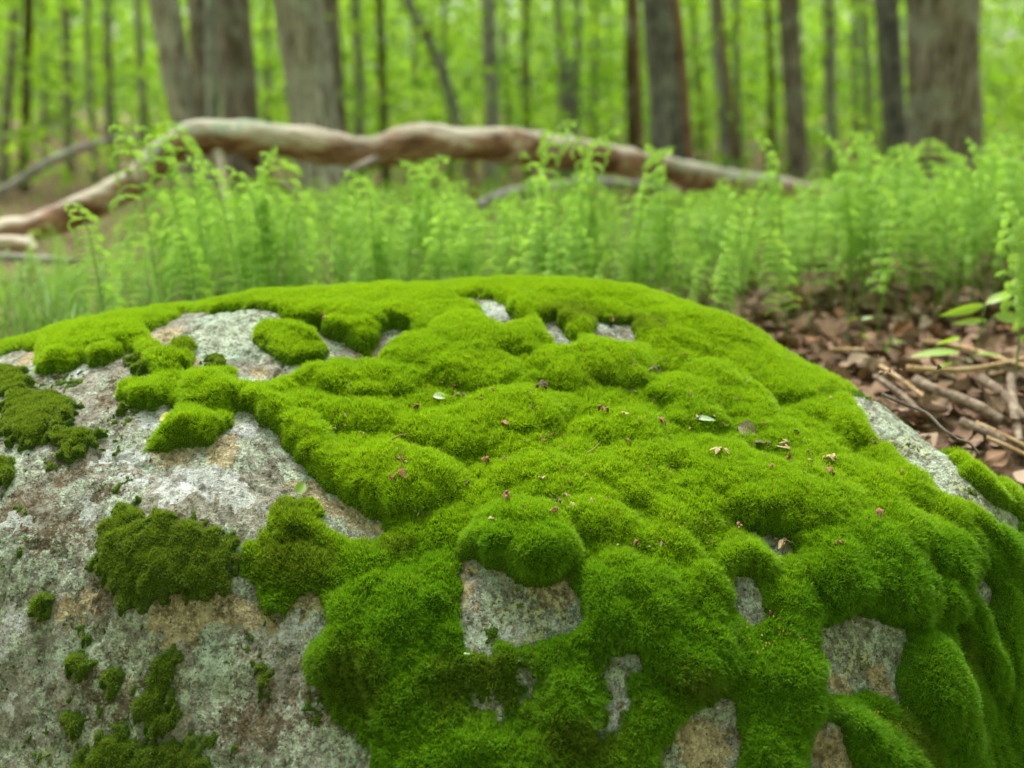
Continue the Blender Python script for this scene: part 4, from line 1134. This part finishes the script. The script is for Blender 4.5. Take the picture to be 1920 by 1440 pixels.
def trunk_path(px0, px1, D, ytop=0.0, ybot=None):
    """centre line from above the frame to the ground; px0 at the top of the picture, px1 at y = 300"""
    a, b = at(px0, 0, D), at(px1, 300, D)
    d = (b - a) / (a[2] - b[2])
    g = float(ground_z(b[0], D))
    foot = b + d * (b[2] - g)
    head = a - d * 3.2
    return head, foot
def tree(px0, px1, wpx, D, mat, label, flare=1.25, crown=True, head=None, wob=0.02, extra=None):
    hd, ft = trunk_path(px0, px1, D)
    if head is not None: hd = at(head[0], head[1], D)
    r = 0.5 * wpx * D / FPX / cp
    n = 22; t = np.linspace(0, 1, n)[:, None]
    path = ft * (1 - t) + hd * t
    s = int(px1 * 7 + D * 13)
    path[:, 0] += wob * D / 8 * noise3(t[:, 0] * 3.1, s * 0.37, 1.5) * 2; path[:, 1] += wob * noise3(t[:, 0] * 2.1, s * 0.71, 7.5)
    zz = path[:, 2] - ft[2]
    rad = r * (1 + (flare - 1) * np.exp(-zz / 0.22) * 1.0) * (1 - 0.06 * zz / 2.0)
    path[0, 2] -= 0.05
    e = obj('tree', None, None, tuple(ft), (0, 0, 0)); tag(e, label, 'tree', 'trees of the wood behind the ferns')
    obj('trunk', tube_mesh('trunk', path - ft, rad, mat, 14, 0.10, 4.0 / max(r * 6, 0.5)), e)
    top = hd - ft
    if crown:
        rc = np.random.default_rng(s)
        o = obj('crown', CROWNS[s % 4], e, (top[0], top[1], top[2] + 1.6), (0, 0, rc.uniform(0, 6.28)), rc.uniform(0.8, 1.2))
        for q in range(2):
            az = rc.uniform(0, 6.28); b0 = top * 0.93
            b1 = b0 + np.array([math.cos(az) * 0.7, math.sin(az) * 0.7, 0.9])
            obj('limb', tube_mesh('limb', spline(np.array([b0, (b0 + b1) / 2 + [0, 0, -0.08], b1]), 7), np.linspace(r * 0.4, r * 0.12, 7), mat, 6), e)
    else:
        pass
    return e, path, rad, ft

TREES = [
 (52,50,17,9.0,B_MOSSY,'dark mossy thin trunk near the left edge of the wood'),
 (22,14,18,13,B_LILAC,'faint grey trunk at the very left edge'),
 (122,128,17,15,B_LILAC,'pale hazy trunk right of the dark mossy one, far back'),
 (170,176,10,11,B_LILAC,'very thin light grey trunk, left one of a close pair'),
 (205,208,16,11.5,B_LILAC,'lilac grey slim trunk, right one of a close pair'),
 (259,266,13,10,B_GREY,'dark slim trunk left of the big lichened cluster'),
 (312,368,52,6.2,B_BEIGE,'leaning trunk with a pale lichen streak, left stem of the big cluster'),
 (372,390,36,6.9,B_BROWN,'dark brown trunk squeezed in the middle of the big cluster'),
 (398,403,24,6.0,B_PALE,'pale lichen spotted slim stem in front of the big cluster'),
 (428,458,64,6.6,B_BROWN,'thick brown trunk forming the right side of the big cluster'),
 (560,598,88,6.0,B_BEIGE,'thick beige grey trunk standing behind the left part of the log'),
 (622,640,34,8.5,B_BROWN,'brown trunk half hidden right of the thick beige one'),
 (668,680,22,12,B_PALE,'greenish pale trunk in the haze left of the dark brown pole'),
 (712,724,15,9.0,B_MOSSY,'straight dark brown pole of a tree above the log sag'),
 (838,842,11,14,B_LILAC,'very thin upright trunk crossing behind the leaning one'),
 (918,922,27,9.0,B_GREY,'grey trunk with dark knots and lichen near the middle'),
 (950,952,12,17,B_LILAC,'faint far trunk just right of the knotted grey one'),
 (986,992,16,14,B_BROWN,'slim brown trunk in the green gap right of the middle'),
 (1044,1058,13,12,B_LILAC,'pale slim trunk beside the broken snag'),
 (1085,1080,12,14,B_PALE,'thin whitish trunk right of the broken snag'),
 (1118,1116,9,16,B_LILAC,'thread thin far trunk between snag and mossy pole'),
 (1188,1187,19,8.5,B_MOSSY,'dark green brown pole left of the broad vine trunk'),
 (1238,1258,62,6.6,B_DARK,'broad dark grey trunk with a reddish vine up its right side'),
 (1348,1360,20,10,B_GREY,'grey slim trunk right of the vine trunk'),
 (1382,1388,13,13,B_LILAC,'pale thin trunk close right of the grey slim one'),
 (1440,1444,13,12,B_MOSSY,'thin dark trunk left of the brown streaked trunk'),
 (1478,1492,38,8.0,B_BROWN,'brown streaked trunk with grey lichen on its right side'),
 (1556,1562,22,11,B_GREY,'grey trunk midway between the brown streaked and dark trunks'),
 (1600,1604,12,16,B_LILAC,'faint thin trunk in the haze right of the midway grey one'),
 (1618,1626,14,13,B_PALE,'pale trunk glimmering left of the dark trunk'),
 (1665,1682,42,7.4,B_DARK,'dark grey trunk standing close left of the biggest trunk'),
 (1703,1708,16,7.2,B_PALE,'pale lichened stem pressed against the left side of the biggest trunk'),
 (1768,1768,120,6.0,B_BROWN,'biggest trunk, broad grey brown and rough barked, at the right'),
 (80,84,9,18,B_GREY,'hair thin far trunk between the mossy and the hazy trunk'),
 (775,780,9,19,B_GREY,'hair thin far trunk behind the leaning one'),
 (1300,1312,10,18,B_GREY,'hair thin far trunk just right of the vine trunk'),
 (500,502,12,16,B_PALE,'pale far trunk in the gap left of the thick beige trunk'),
 (1640,1646,9,20,B_GREY,'thin far trunk just left of the dark trunk top'),
]
for (a, b, w, D, m, lab) in TREES:
    if D > 9.5: D = 9.5 + (D - 9.5) * 0.35
    e, path, rad, ft = tree(a, b, w, D, m, lab)
    if 'vine' in lab:
        vp = path[1:16].copy(); vp[:, 0] += rad[1:16] * 0.80; vp[:, 1] -= rad[1:16] * 0.62
        vp[:, 0] += np.interp(np.linspace(0, 1, 15), [0, 0.4, 1], [0.03, 0.0, -0.12])
        M_VINE = wood('vine_bark', (0.12, 0.06, 0.035), (0.24, 0.14, 0.09), (0.34, 0.22, 0.15), 12)
        o = obj('vine', tube_mesh('vine', vp - ft, np.full(15, 0.030), M_VINE, 8, 0.1, 8), e); 
# leaning slim trunk and the broken snag
hd, ft = at(730, -120, 9.5), at(880, 330, 9.5)
e = obj('tree', None, None, tuple(ft)); tag(e, 'slim grey trunk leaning to the left across the middle of the wood', 'tree', 'trees of the wood behind the ferns')
pth = spline(np.array([ft + [0.1, 0, -0.4], at(860, 240, 9.5), at(820, 110, 9.5), at(765, 0, 9.5), hd]), 18) - ft
obj('trunk', tube_mesh('trunk', pth, np.linspace(0.055, 0.04, 18), B_GREY, 10, 0.1, 5), e)
ft = at(1064, 330, 10.5)
e = obj('snag', None, None, tuple(ft)); tag(e, 'broken grey snag with a jagged top in the middle distance', 'dead tree')
pth = spline(np.array([[0, 0, -0.5], [0, 0, 0.5], at(1062, 128, 10.5) - ft]), 10)
obj('trunk', tube_mesh('trunk', pth, np.linspace(0.10, 0.085, 10), B_LILAC, 10, 0.16, 9), e)
V = np.array([[-.085, -.02, 0], [.085, -.02, 0], [.085, .05, 0], [-.085, .05, 0], [-.05, 0, .16], [-.01, .01, .05], [.04, .01, .11], [.07, 0, .02]]) + pth[-1] - [0, 0, 0.02]
me = bpy.data.meshes.new('splinter'); me.from_pydata([tuple(v) for v in V], [], [(0, 5, 4), (0, 4, 3), (3, 4, 5), (0, 1, 5), (5, 1, 6), (1, 7, 6), (1, 2, 7), (6, 7, 2), (6, 2, 5), (5, 2, 3)]); me.materials.append(B_LILAC)
obj('splinter', me, e)

# ------------------------------------------------------------------ fallen log
lg = NT('log_wood'); P = lg.coord('Object'); Ps = lg.scl(P, 0.25, 1, 1)
f = lg.noise(11, 6, 0.7, Ps, 0.8); g = lg.noise(40, 4, 0.6, Ps)
c = lg.ramp(f, [(0.36, (0.10, 0.045, 0.028)), (0.47, (0.26, 0.125, 0.08)), (0.54, (0.38, 0.22, 0.15)), (0.62, (0.54, 0.45, 0.38))])
nz = lg.n('ShaderNodeSeparateXYZ', Vector=lg.n('ShaderNodeNewGeometry').outputs['Normal']).outputs['Z']
wz = lg.math('ADD', nz, lg.math('MULTIPLY', lg.math('SUBTRACT', lg.noise(7, 3, 0.6, P), 0.5), 1.6))
c = lg.mix(lg.step(wz, 0.30, 1.0), c, lg.mix(f, (0.42, 0.34, 0.27), (0.70, 0.64, 0.57)))          # the weathered, bleached upper side
c = lg.mix(lg.math('MULTIPLY', lg.attr('lichen'), lg.step(lg.noise(22, 5, 0.75, P), 0.42, 0.56)), c, lg.mix(g, (0.27, 0.34, 0.24), (0.42, 0.49, 0.38)))
M_LOG = lg.surf(lg.principled(c, 0.8, 0.2, lg.bump(lg.math('ADD', f, g), 0.8, 0.02)))
LP = [(-260,490,2.9,30),(-80,465,3.05,31),(0,440,3.1,31),(70,425,3.12,31),(150,395,3.15,30),(240,345,3.2,28),(300,298,3.25,31),(360,262,3.25,36),(430,256,3.3,35),(520,262,3.33,33),(610,278,3.35,36),(700,284,3.4,31),
      (780,268,3.45,36),(850,268,3.5,36),(950,275,3.6,35),(1050,285,3.75,32),(1150,300,3.9,30),(1250,318,4.1,28),(1350,338,4.4,25),(1450,352,4.7,23),(1560,368,5.1,17),(1640,380,5.5,10)]
lp = spline(np.array([[*at(a, b, y), r * y / FPX / cp] for a, b, y, r in LP]), 130)
c0 = lp[60, :3].copy(); c0[2] = float(ground_z(c0[0], c0[1]))
e = obj('fallen_log', None, None, tuple(c0)); tag(e, 'long arched fallen log, reddish and bleached, spanning the ferns behind the boulder', 'fallen log')
V, F = tube(lp[:, :3] - c0, 0.86 * lp[:, 3] * (1 + 0.07 * noise3(np.arange(len(lp)) * 0.23, 0.0, 4.4)), 36, 0.17, 9.0, cap=False)
def lich(V):
    W_ = V + c0; px = 0
    a, b_ = at(400, 255, 3.28), at(470, 240, 3.3)
    l1 = np.exp(-(((W_[:, 0] - at(345, 262, 3.25)[0]) / 0.16) ** 2)); l2 = np.exp(-(((W_[:, 0] - at(470, 240, 3.3)[0]) / 0.07) ** 2))
    l3 = sstep(at(1180, 300, 3.9)[0], at(1260, 318, 4.1)[0], W_[:, 0]) * (1 - sstep(at(1440, 350, 4.7)[0], at(1490, 350, 4.8)[0], W_[:, 0]))
    up = sstep(-0.01, 0.03, V[:, 2] - np.interp(W_[:, 0], lp[:, 0], lp[:, 2] - c0[2]))
    return np.clip((l1 * 1.1 + l2 + 0.9 * l3) * up, 0, 1)
lb = obj('log_body', mesh_np('log_body', V, F, M_LOG, True, {'lichen': lich(V)}), e)
M_GLOG_ = wood('branch_stub', (0.12, 0.10, 0.085), (0.24, 0.20, 0.17), (0.38, 0.34, 0.30), 12)
def branch(pts, rr, par=e, mat=None, cc=c0, seg=9):
    p = spline(np.array([at(a, b, y) for a, b, y in pts]), 12)
    r_ = np.interp(np.linspace(0, 1, 12), np.linspace(0, 1, len(rr)), rr) * p[:, 1] / FPX
    return obj('branch', tube_mesh('branch', p - cc, r_, mat or M_LOG, seg, 0.12, 12), par)
branch([(405,270,3.28),(415,330,3.2),(428,395,3.1),(436,430,3.05)], [15,12,10,9])
branch([(455,280,3.3),(500,325,3.4),(560,372,3.5),(600,400,3.6)], [11,9,8,6])
branch([(715,298,3.42),(692,303,3.3),(640,330,3.2)], [9,7,4], mat=M_GLOG_)
branch([(60,440,3.1),(50,470,3.0)], [11,7])
branch([(885,285,3.55),(890,360,3.6),(900,420,3.6)], [6,5,4])
branch([(250,330,3.2),(232,312,3.15)], [9,5])
branch([(1010,270,3.65),(1022,248,3.62)], [8,5])
branch([(560,262,3.33),(548,243,3.3)], [7,4])
# thinner grey logs behind / under it
def lone(pts, rr, mat, label, seg=10, name='fallen_branch', cat='fallen branch'):
    p = spline(np.array([at(a, b, y) for a, b, y in pts]), 24); c_ = p[0].copy()
    r_ = np.interp(np.linspace(0, 1, 24), np.linspace(0, 1, len(rr)), rr) * p[:, 1] / FPX
    return tag(obj(name, tube_mesh(name, p - c_, r_, mat, seg, 0.14, 9), None, tuple(c_)), label, cat, 'fallen branches around the log')
M_GLOG = wood('weathered_branch', (0.14, 0.13, 0.12), (0.28, 0.27, 0.25), (0.45, 0.44, 0.41), 9, moss=0.6)
lone([(840,405,3.9),(900,385,4.0),(960,365,4.1),(1060,350,4.25),(1170,345,4.4),(1290,362,4.6)], [8,9,14,13,11,7], M_GLOG, 'grey lichened branch lying under the log right of the middle')
lone([(1180,372,4.5),(1280,362,4.6),(1370,352,4.8),(1480,372,5.0)], [22,24,22,16], wood('rotten_wood', (0.10, 0.05, 0.035), (0.22, 0.12, 0.09), (0.33, 0.22, 0.17), 9), 'red brown rotten wood lump under the far end of the log')
lone([(-70,400,4.6),(10,355,4.7),(100,300,4.8),(180,268,4.9),(260,255,5.2)], [9,8,8,5,3], M_GLOG, 'thin bare branch rising from the left edge behind the log')
lone([(-60,478,2.7),(40,484,2.7),(130,490,2.75),(150,492,2.8)], [8,8,6,4], M_GLOG, 'short grey branch low in the grass at the left edge')
lone([(688,424,2.9),(722,418,2.95)], [9,8], M_STICK, 'short pale wood chip showing through the ferns below the log')
lone([(-40,455,2.95),(50,458,2.9),(64,470,2.85)], [16,13,5], M_LOG, 'reddish splintered piece hanging under the left end of the log')

# ------------------------------------------------------------------ far leaves
r = np.random.default_rng(77)
m = 6000
D = 8.0 + 34 * r.random(m) ** 1.1
X = r.uniform(-0.64, 0.64, m) * D * 1.08
zt = 0.35 + 0.135 * D * 1.9
Z = 0.22 + r.random(m) ** 1.05 * np.minimum(zt, 7.5)
C = np.stack([X, D, Z], -1)
keepc = fbm(X * 0.45, Z * 0.8, D * 0.3, 2) > -0.55 + 0.50 * (D < 10)
# openings in the canopy where the sky shows at the left and the upper right
pxc = 960 + FPX * X / (D * cp); 
hor = 200 - (Z - CAM_H) * FPX / D
keepc &= ~((pxc > 40) & (pxc < 220) & (hor > 170) & (hor < 290) & (D > 10) & (r.random(m) < 0.93))
keepc &= ~((pxc > 1815) & (pxc < 1920) & (hor > -20) & (hor < 110) & (r.random(m) < 0.96))
C, D = C[keepc], D[keepc]
sg = np.stack([0.30 + 0.022 * D, 0.4 + 0.02 * D, 0.07 + 0.007 * D], -1)
V, F, T = leaf_cloud(C, sg, 30, 0.055 + 0.0062 * D, 78, None, 0.6)
M_FAR = leaf_material('wood_leaf', (0.075, 0.19, 0.018), (0.36, 0.50, 0.045), 0.5, 0.5, None, 1.95, 0.02)
o = obj('distant_foliage', mesh_np('distant_foliage', V, F, M_FAR, False, {'tone': T}))
tag(o, 'hazy bright green leaves filling the wood behind the trunks', 'foliage', None, 'stuff')
# the wood beside and behind the photographer: unseen leaves added to block low sky light
m = 2400
az = r.uniform(math.radians(58), math.radians(302), m); R = 4.2 + 9 * r.random(m)
C = np.stack([R * np.sin(az), R * np.cos(az), 0.3 + 7.5 * r.random(m)], -1)
V, F, T = leaf_cloud(C, (0.7, 0.7, 0.25), 26, 0.18, 79, None, 0.7)
o = obj('unseen_foliage', mesh_np('unseen_foliage', V, F, M_FAR, False, {'tone': T}))
tag(o, 'unseen green leaves of the wood beside and behind the viewpoint, added to block low sky light', 'foliage', None, 'stuff')
# far trunks that read as one mass
Vs, Fs, off = [], [], 0
for k in range(45):
    D_ = 20 + 25 * r.random(); x = r.uniform(-0.62, 0.62) * D_; g = float(ground_z(x, D_)); w = r.uniform(0.05, 0.13)
    lean = r.normal(0, 0.04)
    V, F = tube(np.array([[x + lean * z, D_, g + z] for z in np.linspace(-0.2, 12, 6)]), np.linspace(w, w * 0.6, 6), 7, cap=False)
    Vs.append(V); Fs.append(F + off); off += len(V)
o = obj('distant_trunks', mesh_np('distant_trunks', np.concatenate(Vs), np.concatenate(Fs), B_LILAC))
tag(o, 'far off thin grey trunks reading as one mass in the haze', 'trees', None, 'stuff')

# ================================================================== DEBRIS ON THE MOSS
def deb_mat(name, c1, c2):
    t = NT(name); c = t.mix(t.step(t.noise(500, 3, 0.6, t.coord('Object')), 0.4, 0.6), c1, c2)
    return t.surf(t.principled(c, 0.8, 0.25))
M_BUD = deb_mat('bud_scale', (0.13, 0.045, 0.028), (0.26, 0.125, 0.075)); M_TAN = deb_mat('dry_scrap', (0.28, 0.18, 0.10), (0.42, 0.31, 0.19))
M_CHIP = deb_mat('lichen_chip', (0.38, 0.42, 0.33), (0.55, 0.58, 0.48)); M_DKB = deb_mat('dark_bud', (0.07, 0.045, 0.035), (0.16, 0.10, 0.08))
def scrap_mesh(seed, mat, n=5, L=0.010):
    """a crumpled cluster of bud scales: a few curled blades on a short stalk"""
    r = np.random.default_rng(seed); V, F = [], []
    for k in range(n):
        az = r.uniform(0, 6.28); el = r.uniform(-0.1, 0.9); l = L * r.uniform(0.4, 1.0); w = l * r.uniform(0.10, 0.26)
        o_ = r.normal(0, L * 0.16, 3); o_[2] = abs(o_[2]); m_ = 5; k0 = len(V)
        for i in range(m_):
            t = i / (m_ - 1); e2 = el - 1.6 * t * r.uniform(0.6, 1.1)
            c = o_ + l * t * np.array([math.cos(az) * math.cos(e2), math.sin(az) * math.cos(e2), math.sin(e2) * 0.7])
            ww = w * math.sin(math.pi * (0.12 + 0.8 * t)); s_ = np.array([-math.sin(az), math.cos(az), 0.0])
            V += [c - s_ * ww, c + [0, 0, ww * 0.5], c + s_ * ww]
        for i in range(m_ - 1):
            for j in (0, 1): F.append((k0 + 3 * i + j, k0 + 3 * i + j + 1, k0 + 3 * i + j + 4, k0 + 3 * i + j + 3))
    return mesh_np('bud_scrap', np.array(V), np.array(F), mat)
SCR = [scrap_mesh(k, [M_BUD, M_BUD, M_TAN, M_BUD, M_DKB, M_TAN][k % 6], 3 + k % 4) for k in range(12)]
def on_moss(px, py, lift=0.0055):
    p = hit([px], [py], TOPS)[0]; return np.array([p[0], p[1], p[2] + lift])
NAMED = [
 (748,905,2.3,1,'reddish brown bud scales in a V shape on the moss above the dark overhang'),
 (955,805,1.8,3,'tangled red brown catkin scrap near the middle of the moss'),
 (655,798,1.7,2,'pale spidery dry flower scrap on the left of the upper moss'),
 (780,770,1.2,0,'small red brown scrap left of the white lichen chip'),
 (1015,730,1.7,4,'dark crumbly bud heap in a hollow of the moss behind the middle'),
 (1070,716,1.1,1,'pinkish folded scale right of the dark crumbly heap'),
 (1235,795,1.4,0,'red brown bud cluster on the moss right of the middle'),
 (1128,774,1.2,3,'reddish scrap on the moss crest left of the larger bud cluster'),
 (1437,838,1.6,4,'brown crumpled bud case beside the round dark leaf'),
 (1472,852,1.5,5,'curled tan scale right of the brown crumpled bud case'),
 (1555,862,1.3,2,'yellowish green flower scrap on the right moss slope'),
 (1350,852,1.6,5,'two curved tan stalk scraps standing in the moss right of the middle'),
 (1563,890,1.3,0,'dark red bud pair in a moss dip on the right slope'),
 (1040,965,0.9,3,'reddish scrap behind the round moss dome'),
 (1650,965,1.2,0,'long reddish scale on the right moss slope'),
 (1640,838,1.1,4,'dark brown bud at the upper edge of the bare ledge'),
 (1465,1025,1.8,5,'tan scale lodged in the small pit above the notch'),
 (950,935,1.0,3,'upright reddish scale just behind the dome top'),
 (925,980,0.9,2,'little tan scale on the left flank of the dome'),
 (1448,1158,0.9,0,'red scrap on the lower right rim of the notch'),
 (1225,698,1.6,4,'brown stalk scraps between the two far moss folds'),
 (1278,672,1.2,0,'dark red bud on the far moss right of the round button'),
 (912,870,1.0,3,'brown red scale tuft on the left central moss'),
 (1020,835,0.8,1,'tiny red scale on the central moss'),
]
for (px, py, s, k, lab) in NAMED:
    s *= 1.2
    o = obj('bud_scrap', SCR[k if s < 1.8 else (k + 6) % 12], None, tuple(on_moss(px, py)), (rng.normal(0, .3), rng.normal(0, .3), rng.uniform(0, 6.28)), s)
    tag(o, lab, 'bud scrap', 'brown scraps fallen on the moss')
CL_ = [(rng.uniform(600, 1850), rng.uniform(600, 1040)) for _ in range(22)] + [(1450, 850), (1490, 870), (1250, 690), (1215, 700), (820, 755), (930, 815), (1240, 800), (1560, 885)]
for k in range(160):
    cx_, cy_ = CL_[int(rng.integers(len(CL_)))]
    px, py = (rng.normal(cx_, 30), rng.normal(cy_, 12)) if k % 3 else (rng.uniform(560, 1880), rng.uniform(560, 1060))
    if px < 700 and py > 850: continue
    p = on_moss(px, py, 0.0055)
    o = obj('bud_scrap', SCR[int(rng.integers(12))], None, tuple(p), (rng.normal(0, .4), rng.normal(0, .4), rng.uniform(0, 6.28)), 0.35 + 0.9 * rng.random() ** 2)
    tag(o, 'tiny reddish brown bud scrap caught in the moss', 'bud scrap', 'tiny scraps caught in the moss')
def thin_stalk(pts, r0, mat, label, lift=0.004, name='dry_stalk', cat='dry stalk'):
    p = hit([a for a, b in pts], [b for a, b in pts], TOPS); p[:, 2] += lift
    p = spline(p, 12)
    o = obj(name, tube_mesh(name, p - p[0], np.linspace(r0, r0 * 0.6, 12), mat, 5), None, tuple(p[0])); return tag(o, label, cat)
def upright(px, py, px2, py2, r0, mat, label):
    a = on_moss(px, py); b = at(px2, py2, a[1] - 0.004)
    p = spline(np.array([a, (a + b) / 2 + [0.0012, 0, 0], b]), 8)
    o = obj('dry_stalk', tube_mesh('dry_stalk', p - p[0], np.linspace(r0, r0 * 0.5, 8), mat, 5), None, tuple(p[0])); return tag(o, label, 'dry stalk')
upright(752, 898, 750, 842, 0.0009, M_TAN, 'upright thin tan stalk rising from the V shaped scales')
upright(654, 742, 653, 716, 0.0005, M_CHIP, 'pale hair thin stalk upright on the upper left moss')
upright(1254, 890, 1252, 870, 0.0006, M_TAN, 'short bent tan stalk on the moss right of the middle')
upright(1670, 1132, 1666, 1097, 0.0013, M_TAN, 'short pale dry stalk on the moss above the big bare window')
upright(1400, 722, 1408, 706, 0.0007, M_CHIP, 'pale little stalk upright on the far right moss')
thin_stalk([(735,830),(750,822),(765,820)], 0.0009, M_BUD, 'thin red brown stem lying on the left moss')
thin_stalk([(1100,855),(1115,845),(1128,832)], 0.0006, M_TAN, 'thin tan stem lying on the central moss')
thin_stalk([(1165,728),(1178,734),(1195,742)], 0.0018, M_DKB, 'short dark stick lying on the far moss crest')
thin_stalk([(1462,1162),(1472,1175),(1478,1195)], 0.0008, M_TAN, 'thin curved stem below the notch')
# the white chip, the grey green leaf, the round dark leaf, the yellow leaf
def small_leaf(px, py, L, wr, az, mat, label, name='fallen_leaf', cat='fallen leaf', tilt=(0.2, 0.1), A=None):
    me = broad_mesh(name, L, wr, 3, 0.3, 0.15); me.materials.clear(); me.materials.append(mat)
    p = on_moss(px, py, 0.005) if A is None else hit([px], [py], A)[0] + [0, 0, 0.006]
    return tag(obj(name, me, None, tuple(p), (tilt[0], tilt[1], az)), label, cat)
small_leaf(812, 750, 0.020, 0.30, 0.1, M_CHIP, 'small white lichen flake lying on the upper moss', 'lichen_flake', 'lichen flake', (0.5, 0))
small_leaf(1300, 790, 0.028, 0.14, -0.45, deb_mat('green_grey_leaf', (0.20, 0.29, 0.16), (0.30, 0.38, 0.26)), 'narrow grey green fallen leaf on the moss right of the middle', tilt=(0.6, -0.1))
small_leaf(1384, 806, 0.026, 0.42, -0.5, deb_mat('round_leaf', (0.10, 0.07, 0.055), (0.20, 0.15, 0.125)), 'round dark brown leaf stuck in the moss beside the grey green leaf', tilt=(0.7, 0.2))
small_leaf(300, 795, 0.026, 0.30, 0.6, deb_mat('yellow_leaf', (0.55, 0.42, 0.10), (0.62, 0.60, 0.25)), 'tiny yellow fallen leaf on the rock left of the moss tongue', tilt=(0.6, 0.0), A=HB)
small_leaf(556, 932, 0.018, 0.35, 1.0, M_BROAD, 'small fresh green leaf on top of the dark moss tuft', tilt=(0.9, -0.5))
def cat_larva(px, py, rot, label):
    p = on_moss(px, py, 0.004); a = np.linspace(0, 3.0, 10)
    q = np.stack([0.0045 * np.sin(a + rot), np.full(10, 0.0), 0.006 * np.sin(a * 0.5) * np.ones(10) + 0.002 * np.cos(a + rot)], -1)
    return tag(obj('root_thread', tube_mesh('root_thread', q, np.full(10, 0.0009), M_CHIP, 6), None, tuple(p)), label, 'root thread')
cat_larva(872, 1238, 0.4, 'pale curled thread under the lower left corner of the bare window')
# tiny yellow-orange spore capsules in the lower moss
V, F, T = [], [], []
for (cx, cy, rx, ry, nn) in [(1440,1250,110,90,160),(1700,1390,90,60,260),(1800,1420,80,40,120),(1290,1000,60,30,30),(1850,1380,60,70,140)]:
    for k in range(nn):
        px, py = rng.normal(cx, rx * 0.45), rng.normal(cy, ry * 0.45)
        if py > 1500: continue
        p = on_moss(px, py, 0.0065); s_ = rng.uniform(0.0006, 0.0011); k0 = len(V)
        V += [p + np.array(q) * s_ for q in ((1, 0, 0), (0, 1, 0), (-1, 0, 0), (0, -1, 0), (0, 0, 1.5), (0, 0, -1.5))]
        F += [(k0, k0 + 1, k0 + 4), (k0 + 1, k0 + 2, k0 + 4), (k0 + 2, k0 + 3, k0 + 4), (k0 + 3, k0, k0 + 4), (k0 + 1, k0, k0 + 5), (k0 + 2, k0 + 1, k0 + 5), (k0 + 3, k0 + 2, k0 + 5), (k0, k0 + 3, k0 + 5)]
o = obj('spore_capsules', mesh_np('spore_capsules', np.array(V), np.array(F), deb_mat('capsule', (0.45, 0.27, 0.04), (0.60, 0.40, 0.08))))
tag(o, 'tiny orange yellow specks dotting the lower right moss', 'moss capsules', None, 'stuff')
